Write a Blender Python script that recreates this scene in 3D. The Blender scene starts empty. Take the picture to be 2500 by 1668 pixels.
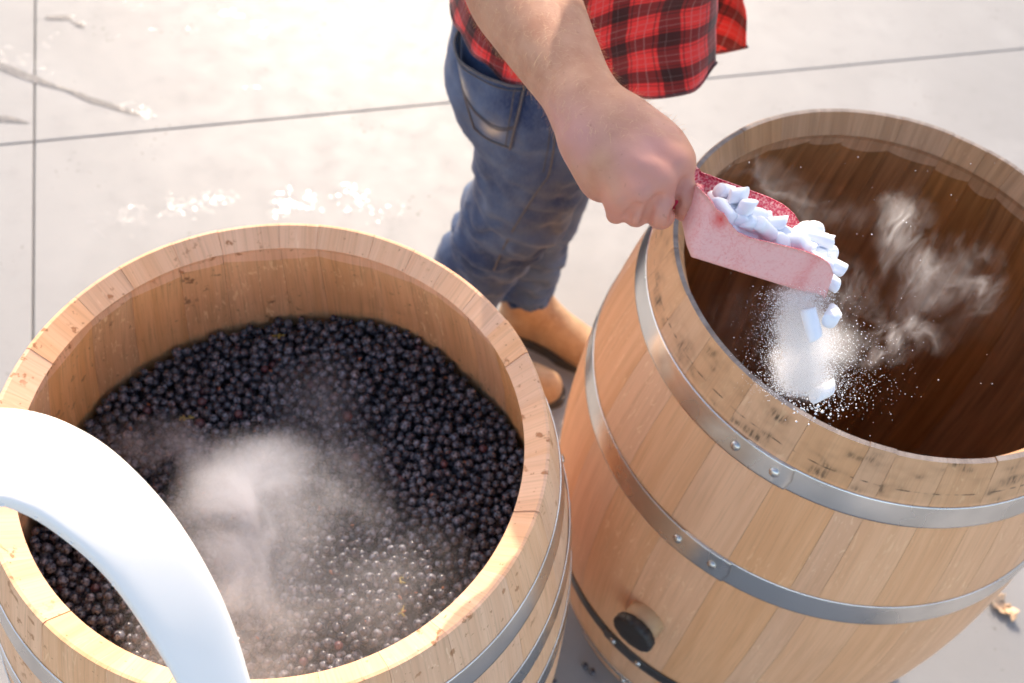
import bpy, bmesh, math, random
import numpy as np
from mathutils import Vector, Matrix, noise as mnoise
from mathutils.bvhtree import BVHTree
random.seed(7); rng = np.random.default_rng(7)
S = bpy.context.scene; COL = S.collection
rad = math.radians

# ------------------------------------------------------------------ camera, sky, sun, exposure
CAM = np.array([0, 0, 1.9277]); FPX = 2627.0
_p, _r = rad(53.164), rad(9.242)
FW = np.array([0, math.cos(_p), -math.sin(_p)]); _u = np.array([0, math.sin(_p), math.cos(_p)]); _x = np.array([1.0, 0, 0])
RT = math.cos(_r)*_x + math.sin(_r)*_u; UP = -math.sin(_r)*_x + math.cos(_r)*_u
cd = bpy.data.cameras.new('camera'); cam = bpy.data.objects.new('camera', cd); COL.objects.link(cam)
M = Matrix.Identity(4)
for i in range(3):
    M[i][0] = RT[i]; M[i][1] = UP[i]; M[i][2] = -FW[i]; M[i][3] = CAM[i]
cam.matrix_world = M
cd.sensor_width = 36; cd.sensor_fit = 'HORIZONTAL'; cd.lens = FPX*36/2500; cd.clip_start = 0.02; cd.clip_end = 600
cd.dof.use_dof = True; cd.dof.focus_distance = 0.98; cd.dof.aperture_fstop = 6.0
S.camera = cam

SUN_EL, SUN_AZ = rad(32), rad(-10)          # azimuth from +y, negative = towards -x
sdir = Vector((math.sin(SUN_AZ)*math.cos(SUN_EL), math.cos(SUN_AZ)*math.cos(SUN_EL), math.sin(SUN_EL)))
W = bpy.data.worlds.new('World'); S.world = W; W.use_nodes = True
nt = W.node_tree; bg = nt.nodes['Background']
sky = nt.nodes.new('ShaderNodeTexSky'); sky.sky_type = 'NISHITA'; sky.sun_disc = False
sky.sun_elevation = SUN_EL; sky.sun_rotation = SUN_AZ; sky.dust_density = 2.0; sky.air_density = 1.0; sky.ozone_density = 1.0
nt.links.new(sky.outputs[0], bg.inputs[0]); bg.inputs[1].default_value = 0.15
sl = bpy.data.lights.new('sun', 'SUN'); sl.energy = 2.0; sl.angle = rad(0.5); sl.color = (1.0, 0.95, 0.90)
so = bpy.data.objects.new('sun', sl); COL.objects.link(so); so.rotation_euler = sdir.to_track_quat('Z', 'Y').to_euler(); so.location = (-2, 6, 5)
S.view_settings.view_transform = 'Standard'; S.view_settings.look = 'None'; S.view_settings.gamma = 1.0
S.view_settings.use_curve_mapping = False; S.view_settings.exposure = 1.52
S.view_settings.use_white_balance = True; S.view_settings.white_balance_temperature = 7700; S.view_settings.white_balance_tint = 13
S.cycles.use_denoising = True; S.cycles.use_adaptive_sampling = True; S.cycles.adaptive_threshold = 0.025; S.cycles.transparent_max_bounces = 24
S.cycles.max_bounces = 10; S.cycles.diffuse_bounces = 5; S.cycles.glossy_bounces = 4; S.cycles.transmission_bounces = 6
S.cycles.volume_bounces = 4; S.cycles.volume_max_steps = 512; S.cycles.sample_clamp_indirect = 6

# ------------------------------------------------------------------ helpers
def ray(px, py): return FW + ((px-1250)*RT - (py-834)*UP)/FPX
def atd(px, py, d): return CAM + ray(px, py)*d
def atz(px, py, z):
    d = ray(px, py); return CAM + d*((z-CAM[2])/d[2])
def aty(px, py, y):
    d = ray(px, py); return CAM + d*(y/d[1])
def proj(P):
    d = np.asarray(P) - CAM; z = d@FW
    return np.stack([1250+FPX*(d@RT)/z, 834-FPX*(d@UP)/z, z], -1)
def smooth01(x): x = np.clip(x, 0, 1); return x*x*(3-2*x)

def link(o, parent=None):
    COL.objects.link(o)
    if parent is not None: o.parent = parent
    return o
def tag(o, label=None, cat=None, group=None, kind=None):
    if label: o['label'] = label
    if cat: o['category'] = cat
    if group: o['group'] = group
    if kind: o['kind'] = kind
    return o
def mesh(name, v, f, mats, smooth=True, uv=None, mi=None, attr=None):
    me = bpy.data.meshes.new(name)
    v = np.asarray(v, np.float32)
    if isinstance(f, np.ndarray):
        n, k = f.shape
        me.vertices.add(len(v)); me.vertices.foreach_set('co', v.ravel())
        me.loops.add(n*k); me.loops.foreach_set('vertex_index', f.astype(np.int32).ravel())
        me.polygons.add(n); me.polygons.foreach_set('loop_start', np.arange(0, n*k, k, dtype=np.int32))
        me.polygons.foreach_set('loop_total', np.full(n, k, np.int32))
        me.update(calc_edges=True)
    else:
        me.from_pydata(v.tolist(), [], f); me.update()
    for m in (mats if isinstance(mats, (list, tuple)) else [mats]): me.materials.append(m)
    if smooth is not None: me.polygons.foreach_set('use_smooth', np.full(len(me.polygons), bool(smooth)))
    if mi is not None: me.polygons.foreach_set('material_index', np.asarray(mi, np.int32))
    if uv is not None:
        L = me.uv_layers.new(name='UVMap'); li = np.empty(len(me.loops), np.int32); me.loops.foreach_get('vertex_index', li)
        L.data.foreach_set('uv', np.asarray(uv, np.float32)[li].ravel())
    if attr:
        for k, a in attr.items():
            A = me.attributes.new(k, 'FLOAT', 'POINT'); A.data.foreach_set('value', np.asarray(a, np.float32))
    me.validate(); me.update()
    return me
def obj(name, me, parent=None): return link(bpy.data.objects.new(name, me), parent)
def empty(name, loc=(0, 0, 0)):
    o = bpy.data.objects.new(name, None); o.location = loc; o.empty_display_size = 0.1; return link(o)
def grid_faces(nu, nv, closed_u=False, off=0):
    i = np.arange(nu if closed_u else nu-1); j = np.arange(nv-1)
    I, J = np.meshgrid(i, j, indexing='ij'); I2 = (I+1) % nu
    return (np.stack([I*nv+J, I2*nv+J, I2*nv+J+1, I*nv+J+1], -1).reshape(-1, 4) + off)
def tube(pts, r, n=8, cap=True):
    pts = np.asarray(pts, float); m = len(pts); r = np.broadcast_to(np.asarray(r, float), (m,))
    t = np.gradient(pts, axis=0); t /= np.linalg.norm(t, axis=1)[:, None]
    a = np.array([0, 0, 1.0]) if abs(t[0][2]) < .9 else np.array([1.0, 0, 0])
    vs = []
    for i in range(m):
        a = a - t[i]*(a@t[i]); a /= np.linalg.norm(a); b = np.cross(t[i], a)
        th = np.arange(n)*2*np.pi/n
        vs.append(pts[i] + r[i]*(np.cos(th)[:, None]*a + np.sin(th)[:, None]*b))
    v = np.concatenate(vs); f = []
    for i in range(m-1):
        for k in range(n): f.append((i*n+k, i*n+(k+1) % n, (i+1)*n+(k+1) % n, (i+1)*n+k))
    if cap: f.append(tuple(range(n-1, -1, -1))); f.append(tuple((m-1)*n+k for k in range(n)))
    return v, f
def join(parts):
    V, F, o = [], [], 0
    for v, f in parts:
        V.append(np.asarray(v)); F += [tuple(int(i)+o for i in q) for q in f]; o += len(v)
    return np.concatenate(V), F
def catmull(P, n):
    P = np.asarray(P, float); P = np.vstack([2*P[0]-P[1], P, 2*P[-1]-P[-2]]); out = []
    for i in range(1, len(P)-2):
        for t in np.linspace(0, 1, n, endpoint=False):
            a, b, c, d = P[i-1:i+3]
            out.append(.5*((2*b)+(-a+c)*t+(2*a-5*b+4*c-d)*t*t+(-a+3*b-3*c+d)*t**3))
    out.append(P[-2]); return np.array(out)
def vnoise(P, scale, seed=0.0, octv=1):
    return np.array([mnoise.fractal(Vector(p*scale+seed), 1.0, 2.0, octv) if octv > 1 else mnoise.noise(Vector(p*scale+seed)) for p in np.asarray(P, float)])

# implicit surfaces: a grid of signed distances blended from tapered capsules, polygonised by surface nets
class Field:
    def __init__(s, lo, hi, h):
        s.lo = np.array(lo, float); s.h = h; s.n = np.ceil((np.array(hi)-s.lo)/h).astype(int)+1
        s.f = np.full(s.n, 9.0, np.float32)
    def _sub(s, lo, hi):
        a = np.clip(np.floor((lo-s.lo)/s.h).astype(int), 0, s.n); b = np.clip(np.ceil((hi-s.lo)/s.h).astype(int)+1, 0, s.n)
        sl = tuple(slice(x, y) for x, y in zip(a, b))
        g = np.meshgrid(*[np.arange(x, y)*s.h+o for x, y, o in zip(a, b, s.lo)], indexing='ij')
        return sl, g
    def mix(s, sl, d, k, sub=False):
        if d.size == 0: return
        a = s.f[sl]
        if sub: a, d = -a, d
        h = np.maximum(k-np.abs(a-d), 0)/k if k > 0 else 0
        o = np.minimum(a, d) - h*h*k*.25
        s.f[sl] = -o if sub else o
    def cap(s, a, b, ra, rb, k=.01, sub=False, flat=None):
        a, b = np.array(a, float), np.array(b, float); m = max(ra, rb)+k*1.5+3*s.h
        sl, (X, Y, Z) = s._sub(np.minimum(a, b)-m, np.maximum(a, b)+m)
        d = b-a; q = d@d
        t = np.clip(((X-a[0])*d[0]+(Y-a[1])*d[1]+(Z-a[2])*d[2])/q, 0, 1) if q > 0 else 0
        ex, ey, ez = X-a[0]-t*d[0], Y-a[1]-t*d[1], Z-a[2]-t*d[2]
        if flat is not None:                          # flat=(axis, factor): squash across the axis
            n, fac = np.array(flat[0], float), flat[1]; n /= np.linalg.norm(n)
            e = ex*n[0]+ey*n[1]+ez*n[2]; w = (1/fac-1)*e
            ex, ey, ez = ex+w*n[0], ey+w*n[1], ez+w*n[2]
            dd = (np.sqrt(ex*ex+ey*ey+ez*ez)-(ra+(rb-ra)*t))*min(1, (fac+1)/2)
        else: dd = np.sqrt(ex*ex+ey*ey+ez*ez)-(ra+(rb-ra)*t)
        s.mix(sl, dd.astype(np.float32), k, sub)
    def chain(s, pts, k=.01, sub=False):
        """one smooth tapered tube through the joints"""
        q = np.array([list(map(float, p))+[r] for p, r in pts])
        if len(q) > 2: q = catmull(q, 4)
        m = q[:, 3].max()+k*1.5+3*s.h
        sl, (X, Y, Z) = s._sub(q[:, :3].min(0)-m, q[:, :3].max(0)+m)
        if X.size == 0: return
        X, Y, Z = (g.astype(np.float32) for g in (X, Y, Z)); out = None
        for a, b in zip(q[:-1], q[1:]):
            d = b[:3]-a[:3]; qq = max(d@d, 1e-12)
            t = np.clip(((X-a[0])*d[0]+(Y-a[1])*d[1]+(Z-a[2])*d[2])/qq, 0, 1)
            dd = np.sqrt((X-a[0]-t*d[0])**2+(Y-a[1]-t*d[1])**2+(Z-a[2]-t*d[2])**2)-(a[3]+(b[3]-a[3])*t)
            out = dd if out is None else np.minimum(out, dd)
        s.mix(sl, out.astype(np.float32), k, sub)
    def ell(s, c, r, k=.01, sub=False):
        c, r = np.array(c, float), np.array(r, float)
        sl, (X, Y, Z) = s._sub(c-r-2*k-3*s.h, c+r+2*k+3*s.h)
        q = np.sqrt(((X-c[0])/r[0])**2+((Y-c[1])/r[1])**2+((Z-c[2])/r[2])**2)
        s.mix(sl, ((q-1)*r.min()).astype(np.float32), k, sub)
    def nets(s):
        f = s.f; nx, ny, nz = f.shape; ins = f < 0
        cnt = np.zeros((nx-1, ny-1, nz-1), np.uint8)
        for dx in (0, 1):
            for dy in (0, 1):
                for dz in (0, 1): cnt += ins[dx:nx-1+dx, dy:ny-1+dy, dz:nz-1+dz]
        act = (cnt > 0) & (cnt < 8); ci = np.argwhere(act); idx = np.full(act.shape, -1, np.int64); idx[act] = np.arange(len(ci))
        acc = np.zeros((len(ci), 3)); num = np.zeros(len(ci))
        cs = [(x, y, z) for x in (0, 1) for y in (0, 1) for z in (0, 1)]
        for a in cs:
            for ax in range(3):
                if a[ax]: continue
                b = list(a); b[ax] = 1
                fa = f[ci[:, 0]+a[0], ci[:, 1]+a[1], ci[:, 2]+a[2]]; fb = f[ci[:, 0]+b[0], ci[:, 1]+b[1], ci[:, 2]+b[2]]
                m = (fa < 0) != (fb < 0); t = np.where(m, fa/np.where(m, fa-fb, 1), 0)
                p = np.tile(np.array(a, float), (len(ci), 1)); p[:, ax] += t
                acc += p*m[:, None]; num += m
        V = s.lo + (ci + acc/num[:, None])*s.h; Q = []
        for ax in range(3):
            sl0 = [slice(0, None)]*3; sl1 = [slice(0, None)]*3; sl0[ax] = slice(0, -1); sl1[ax] = slice(1, None)
            a, b = ins[tuple(sl0)], ins[tuple(sl1)]; E = np.argwhere(a != b); o1, o2 = [x for x in range(3) if x != ax]
            E = E[(E[:, o1] > 0) & (E[:, o2] > 0) & (E[:, o1] < f.shape[o1]-1) & (E[:, o2] < f.shape[o2]-1)]
            if not len(E): continue
            sgn = a[E[:, 0], E[:, 1], E[:, 2]]
            def g(d1, d2):
                e = E.copy(); e[:, o1] -= d1; e[:, o2] -= d2; return idx[e[:, 0], e[:, 1], e[:, 2]]
            q = np.stack([g(1, 1), g(0, 1), g(0, 0), g(1, 0)], 1)
            flip = sgn if ax != 1 else ~sgn
            q[~flip] = q[~flip][:, ::-1]; Q.append(q)
        Q = np.concatenate(Q); Q = Q[(Q >= 0).all(1)]
        return V, Q
def relax(V, Q, it=2, lam=.5):
    E = np.concatenate([Q[:, [0, 1]], Q[:, [1, 2]], Q[:, [2, 3]], Q[:, [3, 0]]])
    for _ in range(it):
        acc = np.zeros_like(V); n = np.zeros(len(V))
        for a, b in ((0, 1), (1, 0)):
            np.add.at(acc, E[:, a], V[E[:, b]]); np.add.at(n, E[:, a], 1)
        V = V + lam*(acc/np.maximum(n, 1)[:, None]-V)
    return V
def normals(V, Q):
    n = np.cross(V[Q[:, 2]]-V[Q[:, 0]], V[Q[:, 3]]-V[Q[:, 1]]); N = np.zeros_like(V)
    for k in range(4): np.add.at(N, Q[:, k], n)
    return N/np.maximum(np.linalg.norm(N, axis=1), 1e-12)[:, None]

# ------------------------------------------------------------------ material building
class Mat:
    def __init__(s, name):
        s.m = bpy.data.materials.new(name); s.m.use_nodes = True; s.t = s.m.node_tree; s.n = s.t.nodes; s.l = s.t.links
        s.b = s.n['Principled BSDF']; s.out = s.n['Material Output']
    def node(s, typ, **kw):
        x = s.n.new(typ)
        for k, v in kw.items(): setattr(x, k, v)
        return x
    def inp(s, x, i, v):
        if hasattr(v, 'is_linked') or isinstance(v, bpy.types.NodeSocket): s.l.new(v, x.inputs[i])
        elif v is not None: x.inputs[i].default_value = v
    def math(s, op, a, b=None, c=None, clamp=False):
        x = s.node('ShaderNodeMath', operation=op); x.use_clamp = clamp
        for i, v in enumerate((a, b, c)): s.inp(x, i, v)
        return x.outputs[0]
    def vmath(s, op, a, b=None, out=0):
        x = s.node('ShaderNodeVectorMath', operation=op); s.inp(x, 0, a)
        if b is not None: s.inp(x, 3 if op == 'SCALE' else 1, b)
        return x.outputs[out]
    def step(s, v, a, b, lo=0.0, hi=1.0):
        x = s.node('ShaderNodeMapRange', interpolation_type='SMOOTHSTEP')
        for i, k in enumerate((v, a, b, lo, hi)): s.inp(x, i, k)
        return x.outputs[0]
    def noise(s, vec, scale=5, detail=2, rough=.5, dist=0, color=False):
        x = s.node('ShaderNodeTexNoise'); s.inp(x, 'Vector', vec); s.inp(x, 'Scale', scale); s.inp(x, 'Detail', detail); s.inp(x, 'Roughness', rough); s.inp(x, 'Distortion', dist)
        return x.outputs[1 if color else 0]
    def mix(s, fac, a, b, mode='MIX'):
        x = s.node('ShaderNodeMix', data_type='RGBA', blend_type=mode); s.inp(x, 0, fac)
        for i, v in ((6, a), (7, b)): s.inp(x, i, (*v, 1) if isinstance(v, tuple) and len(v) == 3 else v)
        return x.outputs[2]
    def comb(s, x=0, y=0, z=0):
        c = s.node('ShaderNodeCombineXYZ')
        for i, v in enumerate((x, y, z)): s.inp(c, i, v)
        return c.outputs[0]
    def sep(s, v):
        c = s.node('ShaderNodeSeparateXYZ'); s.inp(c, 0, v); return c.outputs
    def coord(s, w='Object'): return s.node('ShaderNodeTexCoord').outputs[w]
    def pos(s): return s.node('ShaderNodeNewGeometry').outputs['Position']
    def rnd(s): return s.node('ShaderNodeObjectInfo').outputs['Random']
    def attr(s, name):
        a = s.node('ShaderNodeAttribute', attribute_name=name); return a.outputs['Fac']
    def bump(s, h, strength=.3, dist=.001):
        x = s.node('ShaderNodeBump'); s.inp(x, 'Strength', strength); s.inp(x, 'Distance', dist); s.inp(x, 'Height', h)
        s.l.new(x.outputs[0], s.b.inputs['Normal']); return x
    def set(s, **kw):
        for k, v in kw.items():
            k = {'Base': 'Base Color', 'Rough': 'Roughness', 'Metal': 'Metallic', 'Coat': 'Coat Weight', 'SSS': 'Subsurface Weight', 'Trans': 'Transmission Weight', 'Spec': 'Specular IOR Level', 'Sheen': 'Sheen Weight'}.get(k, k)
            s.inp(s.b, k, (*v, 1) if isinstance(v, tuple) and len(v) == 3 and 'Color' in k else v)
        return s.m
# ------------------------------------------------------------------ materials
def wood(name, base, dark, rough=.6, flecks=.5, stain=None, mold=False, tone=.10, grain=.35):
    m = Mat(name); uv = m.coord('UV'); r = m.rnd()
    off = m.vmath('ADD', uv, m.comb(m.math('MULTIPLY', r, 37.0), m.math('MULTIPLY', r, 91.0), 0))
    x, y, z = m.sep(off)[:3]
    fine = m.noise(m.comb(m.math('MULTIPLY', x, 420), m.math('MULTIPLY', y, 9), 0), 1, 3, .6)
    wide = m.noise(m.comb(m.math('MULTIPLY', x, 55), m.math('MULTIPLY', y, 2.2), 3), 1, 3, .55, .4)
    blot = m.noise(m.comb(m.math('MULTIPLY', x, 12), m.math('MULTIPLY', y, 5), 7), 1, 3, .6)
    c = m.mix(m.step(wide, .3, .75), base, dark)
    c = m.mix(m.math('MULTIPLY', m.step(fine, .45, .72), grain), c, tuple(v*.55 for v in dark))
    c = m.mix(m.math('MULTIPLY', m.step(blot, .5, .8), .28), c, tuple(v*.75 for v in dark))
    # medullary rays: short pale wavy flecks, on some staves only
    fl = m.noise(m.comb(m.math('MULTIPLY', x, 150), m.math('MULTIPLY', y, 34), 11), 1, 2, .5, 1.4)
    gate = m.step(m.noise(m.comb(m.math('MULTIPLY', r, 50), m.math('MULTIPLY', y, 3.0), 5), 1, 1), .45, .6)
    c = m.mix(m.math('MULTIPLY', m.math('MULTIPLY', m.step(fl, .60, .68), gate), flecks), c, tuple(min(1, v*1.35+.03) for v in base))
    # stave to stave tone
    hv = m.node('ShaderNodeHueSaturation'); m.inp(hv, 'Color', c)
    m.inp(hv, 'Value', m.math('ADD', m.math('MULTIPLY', m.noise(m.comb(m.math('MULTIPLY', r, 173.0), 0, 0), 1, 0), tone*4), 1-tone*2))
    m.inp(hv, 'Saturation', m.math('ADD', m.math('MULTIPLY', r, .16), .92)); c = hv.outputs[0]
    sx, sy, sz = m.sep(uv)[:3]
    if stain:
        P = m.coord('Object'); n1 = m.noise(P, 62, 4, .62); n2 = m.noise(P, 9, 2, .5)
        k = m.math('MULTIPLY', m.step(n1, .60, .66), m.step(n2, .48, .62)); k = m.math('MULTIPLY', k, .8)
        c = m.mix(k, c, stain)
        dr = m.step(m.noise(P, 150, 2, .5), .70, .74); c = m.mix(m.math('MULTIPLY', dr, .6), c, tuple(v*.8 for v in stain))
    if mold:
        zone = m.step(sy, .058, .066, 1, 0)
        c = m.mix(m.math('MULTIPLY', zone, .35), c, (.46, .26, .135))
        q = m.comb(m.math('MULTIPLY', x, 22), m.math('MULTIPLY', y, 34), 2)
        a = m.noise(q, 1, 2, .5); b = m.noise(m.comb(m.math('MULTIPLY', x, 330), m.math('MULTIPLY', y, 42), 9), 1, 4, .66)
        k = m.math('MULTIPLY', m.math('MULTIPLY', m.step(a, .55, .70), m.step(b, .42, .60)), zone)
        c = m.mix(m.math('MULTIPLY', zone, m.math('MULTIPLY', m.step(a, .42, .66), .32)), c, (.30, .155, .07))
        c = m.mix(m.math('MULTIPLY', k, .82), c, (.022, .018, .014))
        ln = m.step(m.math('ABSOLUTE', m.math('SUBTRACT', sy, m.math('ADD', .043, m.math('MULTIPLY', m.noise(m.comb(m.math('MULTIPLY', x, 18), 0, 0), 1, 2), .006)))), .0004, .0012, 1, 0)
        c = m.mix(m.math('MULTIPLY', m.math('MULTIPLY', ln, m.step(m.noise(m.comb(m.math('MULTIPLY', x, 60), 4, 0), 1, 1), .45, .6)), .8), c, (.03, .02, .012))
    m.set(Base=c, Rough=rough); m.b.inputs['Specular IOR Level'].default_value = .35
    m.bump(m.math('ADD', fine, m.math('MULTIPLY', wide, .6)), .35, .0006)
    return m.m
OAK_L = wood('pale_oak', (.85, .515, .315), (.76, .425, .24), .58, .35, stain=(.42, .17, .07))
OAK_R = wood('planed_oak', (.86, .475, .268), (.765, .395, .21), .55, .45, mold=True, tone=.045, grain=.25)
RIM_L = wood('sawn_oak', (.84, .48, .295), (.75, .395, .222), .7, .30, stain=(.36, .125, .045))
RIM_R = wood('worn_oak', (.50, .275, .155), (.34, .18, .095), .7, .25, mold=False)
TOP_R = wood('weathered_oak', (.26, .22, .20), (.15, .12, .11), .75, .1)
IN_L = wood('wet_oak', (.86, .49, .25), (.74, .385, .175), .5, .75, stain=(.20, .085, .035), grain=.5)
IN_R = wood('toasted_oak', (.44, .205, .085), (.23, .10, .038), .5, .12, tone=.16, grain=.5)

def steel(name, base=.84, rough=.26):
    m = Mat(name); P = m.coord('Object'); n = m.noise(P, 380, 3, .6); b = m.noise(P, 11, 3, .5)
    c = m.mix(m.step(b, .35, .7), (base, base*.965, base*.91), (base*.72, base*.70, base*.67))
    c = m.mix(m.math('MULTIPLY', m.step(n, .6, .72), .18), c, (base*.5,)*3)
    m.set(Base=c, Metal=1.0, Rough=m.math('ADD', m.math('MULTIPLY', b, .18), rough-.09))
    m.bump(b, .03, .002); return m.m
STEEL = steel('galvanised_steel'); RIVET = steel('rivet_steel', .7, .25)
BLACKSTEEL = steel('dark_steel', .16, .38)

m = Mat('concrete'); P = m.pos()
a = m.noise(P, .9, 5, .6); b = m.noise(P, 14, 5, .65); c_ = m.noise(P, 160, 3, .7); d_ = m.noise(P, 3.2, 3, .55, .6)
c = m.mix(m.step(a, .3, .7), (.252, .252, .254), (.212, .211, .212))
c = m.mix(m.math('MULTIPLY', m.step(d_, .5, .72), .45), c, (.286, .286, .287))
c = m.mix(m.math('MULTIPLY', m.step(b, .52, .75), .35), c, (.195, .193, .193))
c = m.mix(m.math('MULTIPLY', m.step(c_, .62, .75), .30), c, (.16, .145, .13))
spk = m.noise(P, 5.5, 2, .5); sp2 = m.noise(P, 75, 1, .5)
c = m.mix(m.math('MULTIPLY', m.math('MULTIPLY', m.step(spk, .56, .66), m.step(sp2, .66, .72)), .7), c, (.09, .08, .07))
m.set(Base=c, Rough=m.math('ADD', m.math('MULTIPLY', b, .25), .45)); m.bump(m.math('ADD', b, m.math('MULTIPLY', c_, .5)), .35, .0015)
CONC = m.m
m = Mat('joint_filler'); m.set(Base=(.30, .28, .26), Rough=.9); JOINT = m.m
m = Mat('water'); m.n.remove(m.b); tr_ = m.node('ShaderNodeBsdfTransparent'); tr_.inputs[0].default_value = (.985, .985, .985, 1); gl_ = m.node('ShaderNodeBsdfGlossy'); gl_.inputs['Roughness'].default_value = .10
fr_ = m.node('ShaderNodeFresnel'); fr_.inputs[0].default_value = 1.33; mx_ = m.node('ShaderNodeMixShader'); m.inp(mx_, 0, m.math('MULTIPLY', fr_.outputs[0], m.math('SUBTRACT', 1, m.node('ShaderNodeNewGeometry').outputs['Backfacing']))); m.inp(mx_, 1, tr_.outputs[0]); m.inp(mx_, 2, gl_.outputs[0]); m.l.new(mx_.outputs[0], m.out.inputs[0]); WATER = m.m
m = Mat('wet_film'); m.set(Base=(.15, .145, .14), Rough=.12)
m.bump(m.noise(m.pos(), 90, 3, .6), .5, .004); FILM = m.m

# ------------------------------------------------------------------ ground: slabs with recessed joints
gb = mesh('ground', [(-120, -60, -.02), (120, -60, -.02), (120, 240, -.02), (-120, 240, -.02)], [(0, 1, 2, 3)], JOINT)
ground = tag(obj('ground', gb), kind='structure')
ja = math.atan2(1.061, 2.687); jc = np.array([-1.231, 1.812]); ca, sa = math.cos(ja), math.sin(ja); SL = 4.6
def slab_mesh():
    h, g, bv = SL/2, .0018, .0018; v = []
    for z, k in ((0.0, g+bv), (-bv, g), (-.022, g)): v += [(-h+k, -h+k, z), (h-k, -h+k, z), (h-k, h-k, z), (-h+k, h-k, z)]
    f = [(0, 1, 2, 3)] + [(r*4+4+i, r*4+4+(i+1) % 4, r*4+(i+1) % 4, r*4+i) for r in range(2) for i in range(4)]
    return mesh('concrete_slab', v, f, CONC, smooth=False)
sm = slab_mesh()
for i in range(-6, 6):
    for j in range(-4, 12):
        q = np.array([(i+.5)*SL, (j+.5)*SL]); o = obj('concrete_slab', sm, ground)
        o.location = (jc[0]+ca*q[0]-sa*q[1], jc[1]+sa*q[0]+ca*q[1], 0); o.rotation_euler = (0, 0, ja)
# far concrete apron, one sheet to the horizon
far = mesh('apron', [(-400, -300, -.024), (400, -300, -.024), (400, 500, -.024), (-400, 500, -.024)], [(0, 1, 2, 3)], CONC, smooth=False)
tag(obj('pavement', far), kind='structure')

# ------------------------------------------------------------------ barrels
BH, BR0 = .95, .2885
def rout(s): return BR0 + .305*(s - s*s/BH)
TH = .028
def rin(s): return rout(s) - TH
CL = np.array([-.2283, .5738, 0.]); CR = np.array([.4643, .9504, 0.])
def stave_mesh(a0, a1, mats, seed, scal, steep=False):
    g = random.Random(seed); n = 6; th = np.linspace(a0, a1, n+1); half = (a1-a0)/2; mid = (a0+a1)/2; gap = .00018
    so_ = [0.0, .002, .03, .0654, .10, .16, .21, .26, .30, .36, .42, .475, .53, .6, .67, .74, .82, .89, BH-.003, BH]
    rows = []
    top_j = g.uniform(-.0012, .0008)                       # ends are never quite level
    for s in so_[::-1]:
        rr = rout(s); rr -= .0012 if s in (0.0, BH) else 0
        rows.append(('o', s, rr))
    if steep:
        rows += [('r', .0, BR0-.0075), ('r', .031, .2665), ('r', .0325, .270), ('g', .033, .281), ('g', .0375, .281), ('r', .0385, .2755), ('r', .047, .279)]; hs = .058
    else:
        rows += [('r', .0, BR0-.0045), ('r', .0165, .2620), ('r', .0185, .2655), ('g', .0192, .2775), ('g', .0232, .2775), ('r', .0245, .2708), ('r', .035, .2742)]; hs = .046
    rows.append(('h', hs, rin(hs)))
    for s in (hs+.012, .09, .16, .26, .37, .475, .6, .72, .86, BH-.004): rows.append(('i', s, rin(s)))
    V, UV, G = [], [], []
    tilt = g.uniform(-.006, .006); bul = scal*g.uniform(.15, 1.0); shift = g.uniform(-.004, .006)
    for k, s, r in rows:
        for t, a in zip(np.linspace(-1, 1, n+1), th):
            ss = s; e = a
            if k == 'h': ss = s + shift + tilt*t + bul*(1-t*t)
            rr = r if k != 'h' else rin(ss)
            if k in 'ih':                                  # inside faces are flat from seam to seam
                rr = rr*math.cos(half*.92)/math.cos((a-mid)*.92) + .0012
            z = BH - ss + (top_j if ss < .02 else 0)
            aa = a + (gap/rr if t < -.99 else -gap/rr if t > .99 else 0)
            V.append((rr*math.cos(aa), rr*math.sin(aa), z)); UV.append(((a-mid)*r, ss)); G.append(k)
    nr, w = len(rows), n+1; F, MI = [], []
    for i in range(nr-1):
        ka, kb = rows[i][0], rows[i+1][0]
        for j in range(n):
            F.append((i*w+j, i*w+j+1, (i+1)*w+j+1, (i+1)*w+j))
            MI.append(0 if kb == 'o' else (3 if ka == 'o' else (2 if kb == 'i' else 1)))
    for j in range(n): F.append(((nr-1)*w+j, (nr-1)*w+j+1, j+1, j)); MI.append(1)
    F.append(tuple(i*w for i in range(nr))); MI.append(1)
    F.append(tuple(i*w+n for i in range(nr-1, -1, -1))); MI.append(1)
    me = mesh('stave', V, F, mats, smooth=True, uv=UV, mi=MI)
    me.polygons.foreach_set('use_smooth', np.array([i < (nr-1)*n and MI[i] == 0 for i in range(len(F))]))
    cn = []
    for p in me.polygons:
        for li in p.loop_indices:
            if p.material_index == 0:
                c = me.vertices[me.loops[li].vertex_index].co; q = Vector((c.x, c.y, 0)).normalized(); q.z = .305*(1-2*(BH-c.z)/BH); cn.append(q.normalized())
            else: cn.append(Vector((0, 0, 0)))
    me.normals_split_custom_set(cn)
    return me
def seams(known, seed):
    """known seam angles in degrees, the rest of the circle filled with staves of usual width"""
    g = random.Random(seed); k = sorted(a % 360 for a in known); out = []
    for a, b in zip(k, k[1:]+[k[0]+360]):
        d = b-a; n = max(1, round(d/13.2)); ws = [g.uniform(.75, 1.25) for _ in range(n)] if n > 1 else [1]; t = a
        for w in ws: out.append(t); t += d*w/sum(ws)
    return sorted(x % 360 for x in out)
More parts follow.
